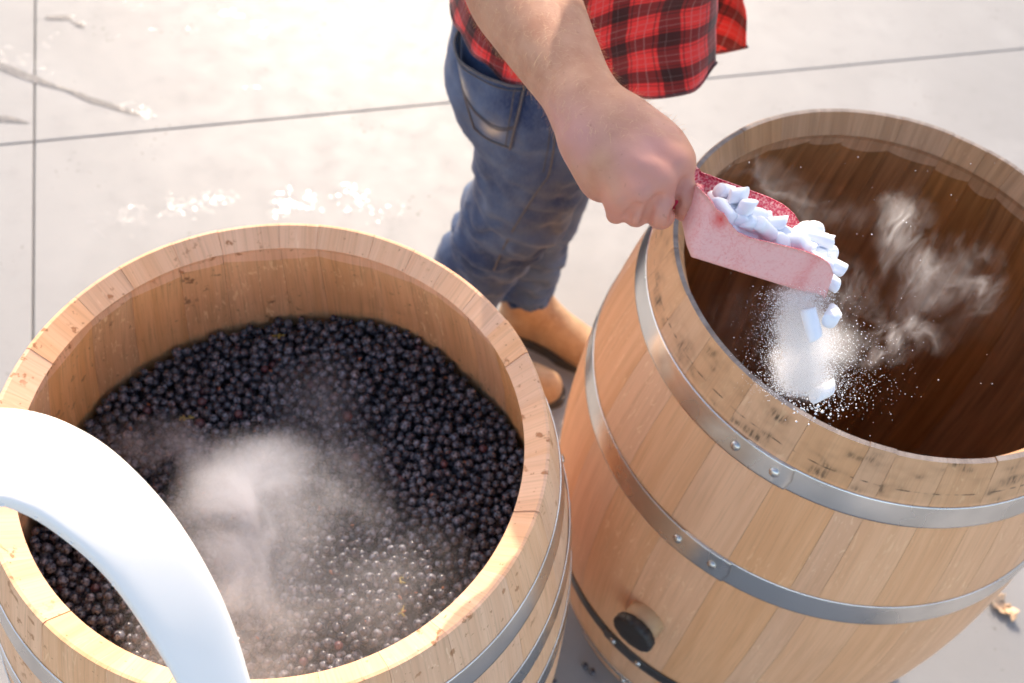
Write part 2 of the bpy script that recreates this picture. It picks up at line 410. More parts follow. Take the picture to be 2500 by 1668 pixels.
def hoop_mesh(s0, s1, end, mirror=False, lap=.2):
    n = 120; V, F = [], []; sg = -1 if mirror else 1; span = 2*math.pi+lap
    for i in range(n+1):
        t = i/n; off = .0022*(1-smooth01(t*6)) + .0003
        for s, cv in ((s0, -1), (s0+.002, -.85), ((s0+s1)/2, 0), (s1-.002, .85), (s1, 1)):
            a = end - sg*(t*span) + sg*((.014*(1-cv*cv)) if i == 0 else 0)
            for k in (0, 1):
                r = rout(s) + off + (.0018-.0003*abs(cv) if k else -.0002)
                V.append((r*math.cos(a), r*math.sin(a), BH-s))
    for i in range(n):
        o, p = i*10, (i+1)*10
        for j in range(4):
            F.append((o+j*2+1, o+j*2+3, p+j*2+3, p+j*2+1)); F.append((o+j*2, p+j*2, p+j*2+2, o+j*2+2))
        F.append((o, o+1, p+1, p)); F.append((o+8, p+8, p+9, o+9))
    F.append((0, 2, 4, 6, 8, 9, 7, 5, 3, 1)); F.append(tuple(n*10+k for k in (1, 3, 5, 7, 9, 8, 6, 4, 2, 0)))
    return V, F
def dome(c, nrm, r, h, n=12):
    nrm = np.array(nrm)/np.linalg.norm(nrm); a = np.cross(nrm, [0, 0, 1.]); a /= np.linalg.norm(a); b = np.cross(nrm, a); V, F = [], []
    prof = [(1.0, 0), (.98, .25), (.85, .6), (.55, .9)]
    for k, z in prof:
        for i in range(n): V.append(np.array(c)+nrm*h*z+r*k*(math.cos(i*2*math.pi/n)*a+math.sin(i*2*math.pi/n)*b))
    V.append(np.array(c)+nrm*h)
    for j in range(len(prof)-1):
        for i in range(n): F.append((j*n+i, j*n+(i+1) % n, (j+1)*n+(i+1) % n, (j+1)*n+i))
    for i in range(n): F.append(((len(prof)-1)*n+i, (len(prof)-1)*n+(i+1) % n, len(V)-1))
    return V, F
def barrel(c, known, mats, seed, scal, hoops, label):
    root = empty('oak_barrel', c); tag(root, label, 'barrel', 'open oak barrels')
    A = seams(known, seed)
    for i, (a, b) in enumerate(zip(A, A[1:]+[A[0]+360])):
        obj('stave', stave_mesh(rad(a), rad(b), mats, seed*100+i, scal, scal > .01), root)
    for s0, s1, end, mir, rv, mt in hoops:
        V, F = hoop_mesh(s0, s1, rad(end), mir); me = mesh('hoop', V, F, mt); me.polygons.foreach_set('use_smooth', np.array([len(f) == 4 for f in F]))
        h = obj('hoop', me, root)
        for ra in rv:
            s = (s0+s1)/2; a = rad(ra); r = rout(s)+.004; sl_ = .305*(1-2*s/BH)
            vv, ff = dome((r*math.cos(a), r*math.sin(a), BH-s), (math.cos(a), math.sin(a), sl_), .0065, .0042)
            obj('rivet', mesh('rivet', vv, ff, RIVET), h)
    # bottom head of joined boards
    zb = .045; rb = rin(BH-zb)+.004
    xs = [-rb, -.18, -.07, .05, .16, rb]
    for x0, x1 in zip(xs, xs[1:]):
        g = .0004; xx = np.linspace(x0+g, x1-g, 7); top = [(x, math.sqrt(max(rb*rb-x*x, 1e-6))) for x in xx]
        poly = [(x, y) for x, y in top] + [(x, -y) for x, y in top[::-1]]; n = len(poly)
        V = [(x, y, zb+.011) for x, y in poly] + [(x, y, zb-.011) for x, y in poly]
        F = [tuple(range(n-1, -1, -1)), tuple(range(n, 2*n))] + [(i, (i+1) % n, n+(i+1) % n, n+i) for i in range(n)]
        obj('head_board', mesh('head_board', V, F, mats[2], smooth=False, uv=[(v[0], v[1]) for v in V]), root)
    return root
barrel_L = barrel(CL, (154.9, 142.9, 129.8, 118.9, 104.4, 94.9, 81.0, 70.6, 61.7, 51.2, 40.8, 30.7, 17.8, 170.8, 182, -42.3, 4, -10, -26), [OAK_L, RIM_L, IN_L, RIM_L], 3, .003,
    [(.063, .0965, -150, False, (-158, -167), STEEL), (.165, .1985, 40, False, (30, 22), STEEL), (.262, .302, -60, False, (-70, -78), STEEL),
     (.655, .695, 20, True, (28, 36), STEEL), (.755, .787, 60, False, (52, 44), STEEL), (.8535, .887, 100, True, (108, 116), STEEL)],
    'pale open oak barrel heaped with dark grapes')
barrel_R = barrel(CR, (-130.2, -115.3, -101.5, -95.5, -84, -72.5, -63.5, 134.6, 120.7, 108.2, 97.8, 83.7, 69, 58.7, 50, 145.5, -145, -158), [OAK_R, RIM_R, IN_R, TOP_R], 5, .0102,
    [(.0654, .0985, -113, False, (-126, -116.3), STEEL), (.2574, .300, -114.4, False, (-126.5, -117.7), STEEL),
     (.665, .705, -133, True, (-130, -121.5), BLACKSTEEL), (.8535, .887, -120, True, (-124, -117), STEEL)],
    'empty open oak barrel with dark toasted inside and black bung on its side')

# bung with a scalloped knob
m = Mat('black_rubber'); m.set(Base=(.022, .019, .018), Rough=.55); m.bump(m.noise(m.coord(), 300, 2), .2, .0005); RUBBER = m.m
m = Mat('tan_silicone'); m.set(Base=(.52, .32, .17), Rough=.5, SSS=.15); m.b.inputs['Subsurface Radius'].default_value = (.006, .003, .002); SILI = m.m
ba = rad(-124.4); bs = .505; rb0 = rout(bs)
bung = empty('barrel_bung', CR + np.array([rb0*math.cos(ba), rb0*math.sin(ba), BH-bs])); bung.rotation_euler = Vector((math.cos(ba), math.sin(ba), -.04)).to_track_quat('Z', 'Y').to_euler()
tag(bung, 'black scalloped knob on a tan bung plugged into the side of the empty barrel', 'bung')
def lathe(prof, n=40, wob=None):
    V, F = [], []
    for k, (r, z) in enumerate(prof):
        for i in range(n):
            a = i*2*math.pi/n; q = r*(1+(wob(a) if wob and wob is not None and k not in () else 0)); V.append((q*math.cos(a), q*math.sin(a), z))
    for j in range(len(prof)-1):
        for i in range(n): F.append((j*n+i, j*n+(i+1) % n, (j+1)*n+(i+1) % n, (j+1)*n+i))
    F.append(tuple(range(n-1, -1, -1))); F.append(tuple((len(prof)-1)*n+i for i in range(n)))
    return V, F
V, F = lathe([(.029, -.012), (.0293, .001), (.0290, .016), (.0280, .019), (.0270, .024)]); obj('plug', mesh('plug', V, F, SILI), bung)
V, F = lathe([(.023, .021), (.0315, .0235), (.0338, .026), (.0342, .035), (.0332, .0382), (.030, .0395), (.012, .0390), (.001, .0390)], 88, lambda a: -.060*max(0, math.cos(a*11))**4)
obj('knob', mesh('knob', V, F, RUBBER), bung)
# ------------------------------------------------------------------ grapes: balls dropped one by one into the barrel
m = Mat('grape_skin'); t_ = m.attr('tint'); P = m.coord('Object')
n1 = m.noise(P, 260, 3, .6); n2 = m.noise(P, 70, 2, .5)
c = m.mix(m.step(n2, .35, .7), (.016, .012, .018), (.030, .024, .036))
bl = m.math('MULTIPLY', m.step(n1, .38, .68), m.math('ADD', .16, m.math('MULTIPLY', t_, .65)))
c = m.mix(bl, c, (.34, .35, .41))
c = m.mix(m.step(t_, .975, .985), c, (.10, .035, .042))
m.set(Base=c, Rough=m.math('ADD', .22, m.math('MULTIPLY', bl, .45))); m.b.inputs['Specular IOR Level'].default_value = .55
m.bump(n1, .12, .0004); GRAPE = m.m
GD = .0118
def level(x, y):
    """height of the heap inside the barrel, barrel coordinates"""
    n = .004*np.sin(x*31+1.3)*np.cos(y*27+.4) + .004*np.sin(x*17-y*23)
    back = .026*np.exp(-((x-.03)**2/.012+(y-.27)**2/.006))
    b = np.array(atz(1010, 1290, .77))-CL; mound = .020*np.exp(-((x-b[0])**2/.0030+(y-b[1]+.03)**2/.0030))
    near = .026*smooth01((.06-y)/.16)
    left = -.040*smooth01((-.04-x)/.16)*smooth01((.16-y)/.2)
    return .728 + n + back + mound + near + left
RG = rin(BH-.735) - .003
cell = GD; buckets = {}
balls = []
def top_at(x, y, d):
    z = level(x, y)-.020
    ci, cj = int(math.floor(x/cell)), int(math.floor(y/cell))
    for i in (ci-1, ci, ci+1):
        for j in (cj-1, cj, cj+1):
            for k in buckets.get((i, j), ()):
                bx, by, bz, bd = balls[k]; q = (bx-x)**2+(by-y)**2; R_ = (bd+d)*.5*.95
                if q < R_*R_:
                    zz = bz+math.sqrt(R_*R_-q)
                    if zz > z: z = zz
    return z
g = random.Random(11)
for _ in range(6400):
    d = GD*max(.78, min(1.25, g.gauss(1, .10))); best = None
    for _k in range(5):
        r = math.sqrt(g.random())*(RG-d/2); a = g.random()*2*math.pi; x, y = r*math.cos(a), r*math.sin(a)
        e = top_at(x, y, d)-level(x, y)
        if best is None or e < best[0]: best = (e, x, y)
    e, x, y = best
    if e > .006: continue
    z = e+level(x, y); buckets.setdefault((int(math.floor(x/cell)), int(math.floor(y/cell))), []).append(len(balls)); balls.append((x, y, z, d))
B = np.array(balls)
def ico(sub):
    bm = bmesh.new(); bmesh.ops.create_icosphere(bm, subdivisions=sub, radius=.5); bm.verts.ensure_lookup_table()
    v = np.array([q.co[:] for q in bm.verts]); f = np.array([[q.index for q in p.verts] for p in bm.faces]); bm.free(); return v, f
I3, I2 = ico(3), ico(2)
def berry(v, kind, sd):
    v = v.copy(); u = v/np.linalg.norm(v, axis=1)[:, None]; z = u[:, 2]
    if kind in (0, 1, 2): v[:, 2] *= 1+.06*kind
    r = np.linalg.norm(v, axis=1)
    # pit where the stem came off, with a raised ring
    k = np.exp(-((np.arccos(np.clip(z, -1, 1)))/.20)**2)*.10 - np.exp(-((np.arccos(np.clip(z, -1, 1))-.40)/.14)**2)*.02
    r = r-k*(.5 if kind == 0 else 1)
    if kind in (3, 4): r *= 1-.16*np.exp(-((np.arccos(np.clip(u@np.array([.8, .2, .56]), -1, 1)))/.55)**2)
    if kind == 5: r *= .93+.10*np.sin(6*np.arctan2(u[:, 1], u[:, 0])+3*z+sd)*(1-z*z)*.6
    if kind == 6: r *= 1-.30*np.exp(-(np.arccos(np.clip(u@np.array([-.5, .6, .62]), -1, 1))/.5)**2)
    return u*r[:, None]
KP = [0, 0, 1, 1, 2, 3, 4, 0, 5, 6]
lib3 = [berry(I3[0], k, i) for i, k in enumerate(KP)]; lib2 = [berry(I2[0], k, i) for i, k in enumerate(KP)]
def rotm(g):
    q = g.normal(size=4); q /= np.linalg.norm(q); w, x, y, z = q
    return np.array([[1-2*(y*y+z*z), 2*(x*y-z*w), 2*(x*z+y*w)], [2*(x*y+z*w), 1-2*(x*x+z*z), 2*(y*z-x*w)], [2*(x*z-y*w), 2*(y*z+x*w), 1-2*(x*x+y*y)]])
# which berries show: nothing nearer covers their middle
Wd = B[:, :3]+CL; pr = proj(Wd); rp = B[:, 3]*.5*FPX/pr[:, 2]
inside = (pr[:, 0] > 0) & (pr[:, 0] < 2500) & (pr[:, 1] > 0) & (pr[:, 1] < 1660)
exposed = np.zeros(len(B), bool)
for i in np.where(inside)[0]:
    dx, dy = pr[:, 0]-pr[i, 0], pr[:, 1]-pr[i, 1]; q = (dx*dx+dy*dy < (rp*.80)**2) & (pr[:, 2] < pr[i, 2]-.001)
    exposed[i] = not q.any()
rimhide = (Wd[:, 1]-CL[1]) < -.5*RG
cand = np.where(exposed & (pr[:, 0] > 640) & (pr[:, 1] < 1560) & (pr[:, 1] > 1250) & (pr[:, 0] < 1130))[0]
solo = set(cand[np.argsort(pr[cand, 2])][:300].tolist())
gr = np.random.default_rng(5)
LV, LF, LT, off = [], [], [], 0
tints = gr.random(len(B))
proto = [mesh('grape', lib3[i]*GD, I3[1], GRAPE, attr={'tint': np.full(len(lib3[i]), t)}) for i in range(len(KP)) for t in (.1, .35, .6, .9)]
for i, (x, y, z, d) in enumerate(balls):
    R_ = rotm(gr); k = int(gr.integers(len(KP)))
    if i in solo:
        o = obj('grape', proto[k*4+int(gr.integers(4))]); o.location = (x+CL[0], y+CL[1], z); mm = Matrix(R_.tolist()); o.rotation_euler = mm.to_euler(); o.scale = (d/GD,)*3
        tag(o, 'dark blue grape lying uppermost in the sunlit near half of the heap', 'grape', 'grapes heaped in the barrel'); continue
    hi = exposed[i]
    v = (lib3 if hi else lib2)[k]*d@R_.T + np.array([x, y, z]); LV.append(v); LF.append((I3 if hi else I2)[1]+off); LT.append(np.full(len(v), tints[i])); off += len(v)
# dark must under the berries so that no gap shows through
n = 48; th = np.arange(n)*2*np.pi/n; rr_ = np.linspace(.02, RG+.004, 8)
dv = np.array([[r*np.cos(a), r*np.sin(a), 0] for r in rr_ for a in th]); dv[:, 2] = level(dv[:, 0], dv[:, 1])-.022
df = []
for j in range(7):
    for i in range(n): df += [[j*n+i, (j+1)*n+i, (j+1)*n+(i+1) % n], [j*n+i, (j+1)*n+(i+1) % n, j*n+(i+1) % n]]
LV.append(dv); LF.append(np.array(df)+off); LT.append(np.zeros(len(dv)))
go = obj('grapes', mesh('grapes', np.concatenate(LV), np.concatenate(LF), GRAPE, attr={'tint': np.concatenate(LT)})); go.location = CL
tag(go, 'mass of loose dark grapes filling the pale barrel', 'grapes', 'grapes heaped in the barrel', kind='stuff')

# stems and bits among the berries
m = Mat('green_stem'); n1 = m.noise(m.coord(), 200, 2); m.set(Base=m.mix(n1, (.40, .33, .08), (.30, .20, .05)), Rough=.6); STEM = m.m
m = Mat('red_bit'); m.set(Base=(.36, .11, .05), Rough=.5, SSS=.1); BIT = m.m
def surf(px, py):
    z = .74
    for _ in range(6):
        p = atz(px, py, z)-CL; z = float(level(p[0], p[1]))+.004
    return atz(px, py, z)
def stem(px, py, size, sd, label):
    g = random.Random(sd); p = surf(px, py); parts = []
    main = [np.array([t*size, .12*size*math.sin(t*4+sd), .10*size*math.sin(t*3)+.002]) for t in np.linspace(-.5, .5, 6)]
    parts.append(tube(main, np.linspace(.0013, .0008, 6), 6))
    for k in range(5):
        b = main[1+k % 4]; a = g.uniform(.5, 1.2)*(1 if k % 2 else -1); L = size*g.uniform(.22, .4)
        e = b+np.array([math.cos(a)*L, math.sin(a)*L, g.uniform(0, .35)*L]); parts.append(tube([b, (b+e)/2+[0, 0, .0008], e], [.0009, .0008, .0014], 5))
    v, f = join(parts); o = obj('grape_stalk', mesh('grape_stalk', v, f, STEM)); o.location = p; o.rotation_euler = (g.uniform(-.3, .3), g.uniform(-.3, .3), g.uniform(0, 6.28))
    tag(o, label, 'grape stalk', 'grape stalks among the berries')
stem(678, 823, .016, 1, 'yellow-green grape stalk near the far wall of the grape barrel')
stem(458, 1022, .018, 2, 'branched yellow-green grape stalk at the left edge of the heap')
stem(975, 1415, .014, 3, 'yellow grape stalk on the sunlit grapes by the near rim')
stem(985, 1492, .012, 4, 'short yellowish stalk among sunlit grapes closest to the near rim')
bits = []
for i in range(60):
    px, py = rng.uniform(300, 1250), rng.uniform(800, 1600); p = surf(px, py)
    if np.hypot(*(p-CL)[:2]) > RG-.02: continue
    v, f = I2; s = np.array([.0065, .003, .0025])*rng.uniform(.6, 1.1); bits.append(((v*s)@rotm(rng).T+p+[0, 0, .0015], f))
v, f = join(bits); tag(obj('grape_debris', mesh('grape_debris', v, f, BIT)), 'small red-brown seeds and stem bits strewn over the grapes', 'debris', kind='stuff')

# ------------------------------------------------------------------ fog of dry ice (volumes)
def fogmat(name, blobs, wisp, color=(.94, .965, 1.0), aniso=.25, rate=.12):
    """density = soft ellipsoids x turbulent noise, in world metres"""
    m = Mat(name); m.n.remove(m.b); v = m.node('ShaderNodeVolumePrincipled'); m.l.new(v.outputs[0], m.out.inputs['Volume'])
    P = m.pos(); sc, warp, lo, hi = wisp
    wv = m.vmath('SCALE', m.vmath('SUBTRACT', m.noise(P, sc*.45, 2, .5, color=True), (.5, .5, .5)), warp)
    Pw = m.vmath('ADD', P, wv); n = m.noise(Pw, sc, 4, .62, .5); k = m.step(n, lo, hi); tot = None
    for c, r, d, soft, *mx in blobs:
        q = m.vmath('DIVIDE', m.vmath('SUBTRACT', m.vmath('ADD', P, m.vmath('SCALE', wv, .45)), tuple(map(float, c))), tuple(map(float, r)))
        e = m.step(m.vmath('LENGTH', q, out=1), 1.0, soft, 0, d); mx = mx[0] if mx else 0.0; e = m.math('MULTIPLY', e, m.math('ADD', mx, m.math('MULTIPLY', k, 1-mx))); tot = e if tot is None else m.math('ADD', tot, e)
    m.inp(v, 'Density', tot); v.inputs['Color'].default_value = (*color, 1); v.inputs['Anisotropy'].default_value = aniso
    m.m.cycles.volume_step_rate = rate; m.m.cycles.volume_sampling = 'DISTANCE'
    return m.m
def hull(c, r, seg=28, rings=12):
    V, F = [], []
    for j in range(rings+1):
        ph = math.pi*j/rings
        for i in range(seg):
            a = 2*math.pi*i/seg; V.append((r[0]*math.sin(ph)*math.cos(a), r[1]*math.sin(ph)*math.sin(a), r[2]*math.cos(ph)))
    for j in range(rings):
        for i in range(seg): F.append((j*seg+i, (j+1)*seg+i, (j+1)*seg+(i+1) % seg, j*seg+(i+1) % seg))
    return np.array(V), F
def cyl(r, z0, z1, n=40):
    V = [(r*math.cos(i*2*math.pi/n), r*math.sin(i*2*math.pi/n), z) for z in (z0, z1) for i in range(n)]
    F = [tuple(range(n-1, -1, -1)), tuple(range(n, 2*n))]+[(i, (i+1) % n, n+(i+1) % n, n+i) for i in range(n)]; return V, F
FL = fogmat('grape_fog', [(atz(640, 1200, .80), (.125, .105, .05), 70, .0, .22), (atz(560, 1330, .785), (.13, .10, .04), 34, .0, .2), (atz(400, 1100, .785), (.13, .06, .04), 30, .0),
    (atz(560, 1500, .78), (.13, .20, .04), 22, .0, .35), (atz(760, 1470, .78), (.26, .21, .035), 12, .0, .35), (atz(930, 1420, .78), (.16, .16, .03), 3, .0, .3), (atz(800, 1180, .79), (.10, .12, .04), 18, .0), (atz(770, 980, .78), (.08, .11, .035), 9, .0, .2)], (13, .10, .36, .72), rate=.17)
V, F = cyl(.266, .70, .86); o = obj('fog', mesh('fog', V, F, FL, smooth=False)); o.location = CL; tag(o, 'white dry ice fog drifting low over the grapes', 'fog', kind='stuff')
# ------------------------------------------------------------------ the worker
m = Mat('skin'); P = m.pos(); hand = m.attr('hand'); n1 = m.noise(P, 38, 4, .6); n2 = m.noise(P, 420, 3, .6); n3 = m.noise(P, 14, 2, .5)
c = m.mix(m.step(n1, .3, .72), (.54, .275, .175), (.46, .21, .128))
c = m.mix(m.math('MULTIPLY', hand, m.step(n3, .25, .6)), c, (.55, .26, .225))
c = m.mix(m.math('MULTIPLY', m.attr('knuckle'), .7), c, (.66, .24, .13))
c = m.mix(m.math('MULTIPLY', m.step(m.noise(P, 190, 1), .72, .78), .35), c, (.30, .13, .07))
m.set(Base=c, Rough=.55, SSS=.10); m.b.inputs['Specular IOR Level'].default_value = .3; m.b.inputs['Subsurface Radius'].default_value = (.008, .003, .0015); m.b.inputs['Subsurface Scale'].default_value = 1.0
wr = m.noise(m.vmath('MULTIPLY', P, (1, 1, 1)), 900, 2, .5)
m.bump(m.math('ADD', wr, m.math('MULTIPLY', n2, .8)), .25, .0006); SKIN = m.m

m = Mat('denim'); P = m.pos(); n1 = m.noise(P, 9, 4, .6); n2 = m.noise(P, 500, 2, .6); n3 = m.noise(P, 46, 3, .6)
wv = m.noise(m.vmath('MULTIPLY', P, (700, 700, 90)), 1, 1)
c = m.mix(m.step(n1, .3, .7), (.013, .031, .086), (.064, .110, .205))
c = m.mix(m.math('MULTIPLY', m.step(n3, .45, .75), .35), c, (.075, .09, .12))
c = m.mix(m.math('MULTIPLY', m.step(wv, .4, .7), .3), c, (.10, .135, .20))
fade = m.math('MULTIPLY', m.attr('fade'), m.step(n3, .15, .6)); c = m.mix(fade, c, (.40, .37, .31))
c = m.mix(m.math('MULTIPLY', m.attr('dirt'), m.step(n1, .3, .65)), c, (.13, .115, .095))
m.set(Base=c, Rough=.85, Sheen=.15); m.b.inputs['Specular IOR Level'].default_value = .2
m.bump(m.math('ADD', wv, m.math('MULTIPLY', n3, .6)), .4, .0008); DENIM = m.m
m = Mat('denim_thread'); n1 = m.noise(m.pos(), 150, 2); m.set(Base=m.mix(n1, (.040, .045, .062), (.13, .12, .115)), Rough=.8); THREAD = m.m

m = Mat('red_plaid'); uv = m.coord('UV'); u, v, _z = m.sep(uv)[:3]
wob = m.noise(uv, 30, 2, .5); u = m.math('ADD', u, m.math('MULTIPLY', wob, .004)); v = m.math('ADD', v, m.math('MULTIPLY', wob, .003))
PER = .060
fu = m.math('FRACT', m.math('MULTIPLY', u, 1/PER)); fv = m.math('FRACT', m.math('MULTIPLY', v, 1/PER))
def band(f, a, b, e=.012): return m.math('MULTIPLY', m.step(f, a-e, a+e), m.step(f, b-e, b+e, 1, 0))
def darks(f):
    d = m.math('MULTIPLY', band(f, .06, .43), .86)
    d = m.math('MAXIMUM', d, m.math('MULTIPLY', band(f, .485, .51), .7)); d = m.math('MAXIMUM', d, m.math('MULTIPLY', band(f, .965, .99), .75)); return d
du, dv = darks(fu), darks(fv)
# woven: warp and weft colours average
c = m.mix(m.math('MULTIPLY', m.math('MAXIMUM', du, dv), 1.0), (.70, .036, .036), (.060, .010, .010))
c = m.mix(m.math('MULTIPLY', m.math('MULTIPLY', du, dv), 1.5, clamp=True), c, (.008, .008, .008))
wl = m.math('MAXIMUM', m.math('ADD', band(fu, .62, .64, .006), band(fu, .80, .82, .006)), m.math('ADD', band(fv, .62, .64, .006), band(fv, .80, .82, .006)))
wl = m.math('MAXIMUM', wl, m.math('MULTIPLY', m.math('ADD', band(fu, .19, .205, .006), band(fv, .19, .205, .006)), .5))
c = m.mix(m.math('MULTIPLY', wl, .30), c, (.42, .33, .33))
n1 = m.noise(uv, 900, 2, .6); n2 = m.noise(uv, 16, 3, .6)
c = m.mix(m.math('MULTIPLY', n2, .35), c, m.mix(.5, c, (.50, .06, .07)))
m.set(Base=c, Rough=.9, Sheen=.2); m.b.inputs['Specular IOR Level'].default_value = .15; m.bump(n1, .3, .0006); PLAID = m.m
m = Mat('tan_leather'); P = m.coord('Object'); n1 = m.noise(P, 14, 4, .65); n2 = m.noise(P, 160, 3, .6)
c = m.mix(m.step(n1, .3, .7), (.44, .27, .15), (.30, .16, .08)); c = m.mix(m.math('MULTIPLY', m.step(n2, .55, .7), .5), c, (.52, .35, .22))
m.set(Base=c, Rough=.6); m.bump(n2, .3, .001); LEATHER = m.m
m = Mat('boot_sole'); m.set(Base=(.05, .042, .036), Rough=.8); SOLE = m.m
m = Mat('brown_hair'); m.set(Base=(.10, .055, .028), Rough=.5); HAIR = m.m
m = Mat('arm_hair'); m.set(Base=(.62, .40, .20), Rough=.4); ARMHAIR = m.m

# --- right hand and forearm, fine grid. Joint positions are metres in the camera's measured frame
D = 2627.0
W_ = atd(1448, 292, .905)
MCP = [atd(1646, 402, .870), atd(1606, 441, .858), atd(1560, 470, .862), atd(1516, 487, .874)]     # index .. little
PIP = [atd(1679, 503, .880), atd(1617, 524, .868), atd(1556, 522, .874), atd(1505, 520, .888)]
DIP = [atd(1664, 512, .905), atd(1606, 530, .893), atd(1549, 527, .898), atd(1502, 522, .908)]
TIP = [atd(1640, 480, .918), atd(1590, 500, .910), atd(1538, 500, .914), atd(1497, 502, .920)]
RAD = [(.0122, .0108, .0092, .0080), (.0125, .0110, .0094, .0082), (.0118, .0102, .0088, .0078), (.0106, .0090, .0078, .0070)]
F1 = Field((-.20, .50, 1.17), (.21, 1.06, 1.46), .0021)
EL = np.array([-.082, .955, 1.335])
fax = RT*.85 + UP*-.5
F1.chain([(EL, .050), (atd(1262, -50, 1.005), .0525), (atd(1300, 30, .985), .0475), (atd(1360, 138, .950), .0385), (atd(1415, 232, .922), .0318), (W_, .0285)], .012)
F1.cap(atd(1430, 262, .912), atd(1490, 330, .893), .0300, .0300, .014)           # wrist
CARP = [atd(1522, 300, .898), atd(1494, 318, .890), atd(1462, 334, .892), atd(1436, 350, .900)]
for i in range(4):
    F1.chain([(CARP[i], .0235-.001*i), ((CARP[i]+MCP[i])/2-FW*.002, .0195-.001*i), (MCP[i]+FW*.004, .0150-.0006*i)], .014)
F1.cap(atd(1440, 345, .912), atd(1468, 440, .905), .0200, .0170, .018)           # heel of the hand, little-finger side
F1.cap(atd(1500, 400, .905), atd(1560, 400, .905), .0240, .0220, .02)            # palm depth
F1.cap(atd(1548, 318, .905), atd(1612, 352, .895), .0200, .0170, .018)           # first interosseous, web of the thumb
F1.cap(atd(1600, 345, .893), atd(1648, 392, .885), .0165, .0150, .016)
FA = {i: Field((.02, .44, 1.20), (.19, .72, 1.43), .0019) for i in range(1)}
for i in range(4):
    r = RAD[i]
    F1.cap(MCP[i]+FW*.003, MCP[i]*.45+PIP[i]*.55, r[0], r[1], .007)
    F1.chain([(MCP[i]*.45+PIP[i]*.55, r[1]), (PIP[i], r[1]*.99), (DIP[i], r[2]), (TIP[i], r[3])], .0035)
    F1.ell(MCP[i]-FW*.0045, (.0085,)*3, .012)                                       # knuckle heads
# thumb: leaves the side of the palm, folds under the handle and presses on the index finger
F1.chain([(atd(1560, 330, .918), .0175), (atd(1640, 390, .930), .0140), (atd(1682, 450, .938), .0122), (atd(1668, 500, .930), .0098)], .008)
# creases between neighbouring fingers
def crease(px, dep, r): F1.chain([(atd(x, y, d), r) for (x, y), d in zip(px, dep)], .003, sub=True)
_v, _q = F1.nets(); _b = BVHTree.FromPolygons(_v.tolist(), _q.tolist())
def scar(px, r, lift=.0006):
    P3 = []
    for q in px:
        h = _b.ray_cast(Vector(CAM), Vector(ray(*q)).normalized())
        if h[0] is not None: P3.append((np.array(h[0])-ray(*q)*lift, r))
    if len(P3) > 1: F1.chain(P3, .0022, sub=True)
scar([(1672, 440), (1659, 460), (1651, 480), (1651, 500), (1646, 520), (1640, 538)], .0034)
scar([(1608, 482), (1596, 492), (1588, 503), (1583, 518), (1578, 532), (1575, 544)], .0042, .0); scar([(1556, 500), (1546, 508), (1537, 518), (1529, 530), (1526, 544)], .0040, .0)
scar([(1660, 520), (1690, 512)], .0012); scar([(1520, 500), (1500, 512)], .0014)
# tendons and veins, faint
for i in range(4): F1.chain([(CARP[i]*.6+MCP[i]*.4-FW*.0165, .0032), (MCP[i]-FW*.0115, .0034)], .012)
F1.chain([(atd(1520, 340, .8705), .003), (atd(1552, 392, .8495), .003), (atd(1590, 412, .8465), .003)], .01)
V1, Q1 = F1.nets(); V1 = relax(V1, Q1, 3, .5)
_w = smooth01((345-proj(V1)[:, 1])/60)[:, None]; _s = V1.copy()
for _ in range(6):
    _s = relax(_s, Q1, 8, .6); _s = relax(_s, Q1, 1, -.62) if False else _s
V1 = V1*(1-_w)+_s*_w

# --- the rest of the body on a coarser grid (under the clothes)
F2 = Field((-.30, .85, .02), (.40, 1.80, 1.86), .009)
HC = np.array([-.004, 1.235, 1.715])
F2.ell((-.02, 1.38, .95), (.13, .16, .16), .05)
F2.chain([((-.02, 1.38, .95), .125), ((.02, 1.36, 1.15), .12)], .05); F2.chain([((.02, 1.36, 1.15), .125), ((.035, 1.32, 1.42), .125)], .06)
F2.chain([((.02, 1.16, 1.49), .062), ((.05, 1.30, 1.52), .075), ((.06, 1.47, 1.52), .062)], .05)
F2.chain([((.045, 1.30, 1.53), .062), ((.012, 1.245, 1.64), .058)], .03)
F2.chain([((.02, 1.15, 1.485), .058), (EL, .046)], .03)                               # right upper arm
F2.chain([((.06, 1.49, 1.50), .056), ((.03, 1.58, 1.20), .045), ((.10, 1.60, .95), .033), ((.115, 1.60, .90), .030)], .02)
for k in range(4): F2.chain([((.115, 1.60, .89), .022), ((.105+.02*k, 1.60-.012*abs(k-1.5), .80), .010), ((.11+.018*k, 1.60, .755), .009)], .006)
F2.chain([((.13, 1.59, .90), .016), ((.155, 1.58, .83), .011)], .008)
F2.ell(HC, (.097, .078, .118), .02); F2.cap(HC+[.045, -.01, -.075], HC+[.065, -.012, -.085], .042, .032, .03)   # skull, jaw
F2.cap(HC+[.088, -.012, .005], HC+[.112, -.016, -.028], .010, .014, .014); F2.ell(HC+[.085, -.04, .012], (.012,)*3, .008, sub=True); F2.ell(HC+[.088, .016, .012], (.012,)*3, .008, sub=True)
F2.cap(HC+[.094, -.032, -.062], HC+[.096, .008, -.062], .006, .006, .01)
for sg in (-1, 1): F2.cap(HC+[-.005, sg*.079, .015], HC+[-.012, sg*.081, -.02], .016, .010, .006)
for hip, knee, ank in (((-.035, 1.325, .90), (-.03, 1.30, .56), (-.16, 1.30, .10)), ((-.01, 1.46, .90), (.03, 1.48, .5), (.025, 1.48, .10))):
    F2.chain([(hip, .080), (knee, .048), (np.array(knee)*.5+np.array(ank)*.5, .034), (ank, .030)], .03)
V2, Q2 = F2.nets(); V2 = relax(V2, Q2, 2, .5)
VB = np.concatenate([V1, V2]); QB = np.concatenate([Q1, Q2+len(V1)])
pv = proj(VB); hp = smooth01((pv[:, 1]-170)/170)*(VB[:, 1] < .95)
kn = np.zeros(len(VB))
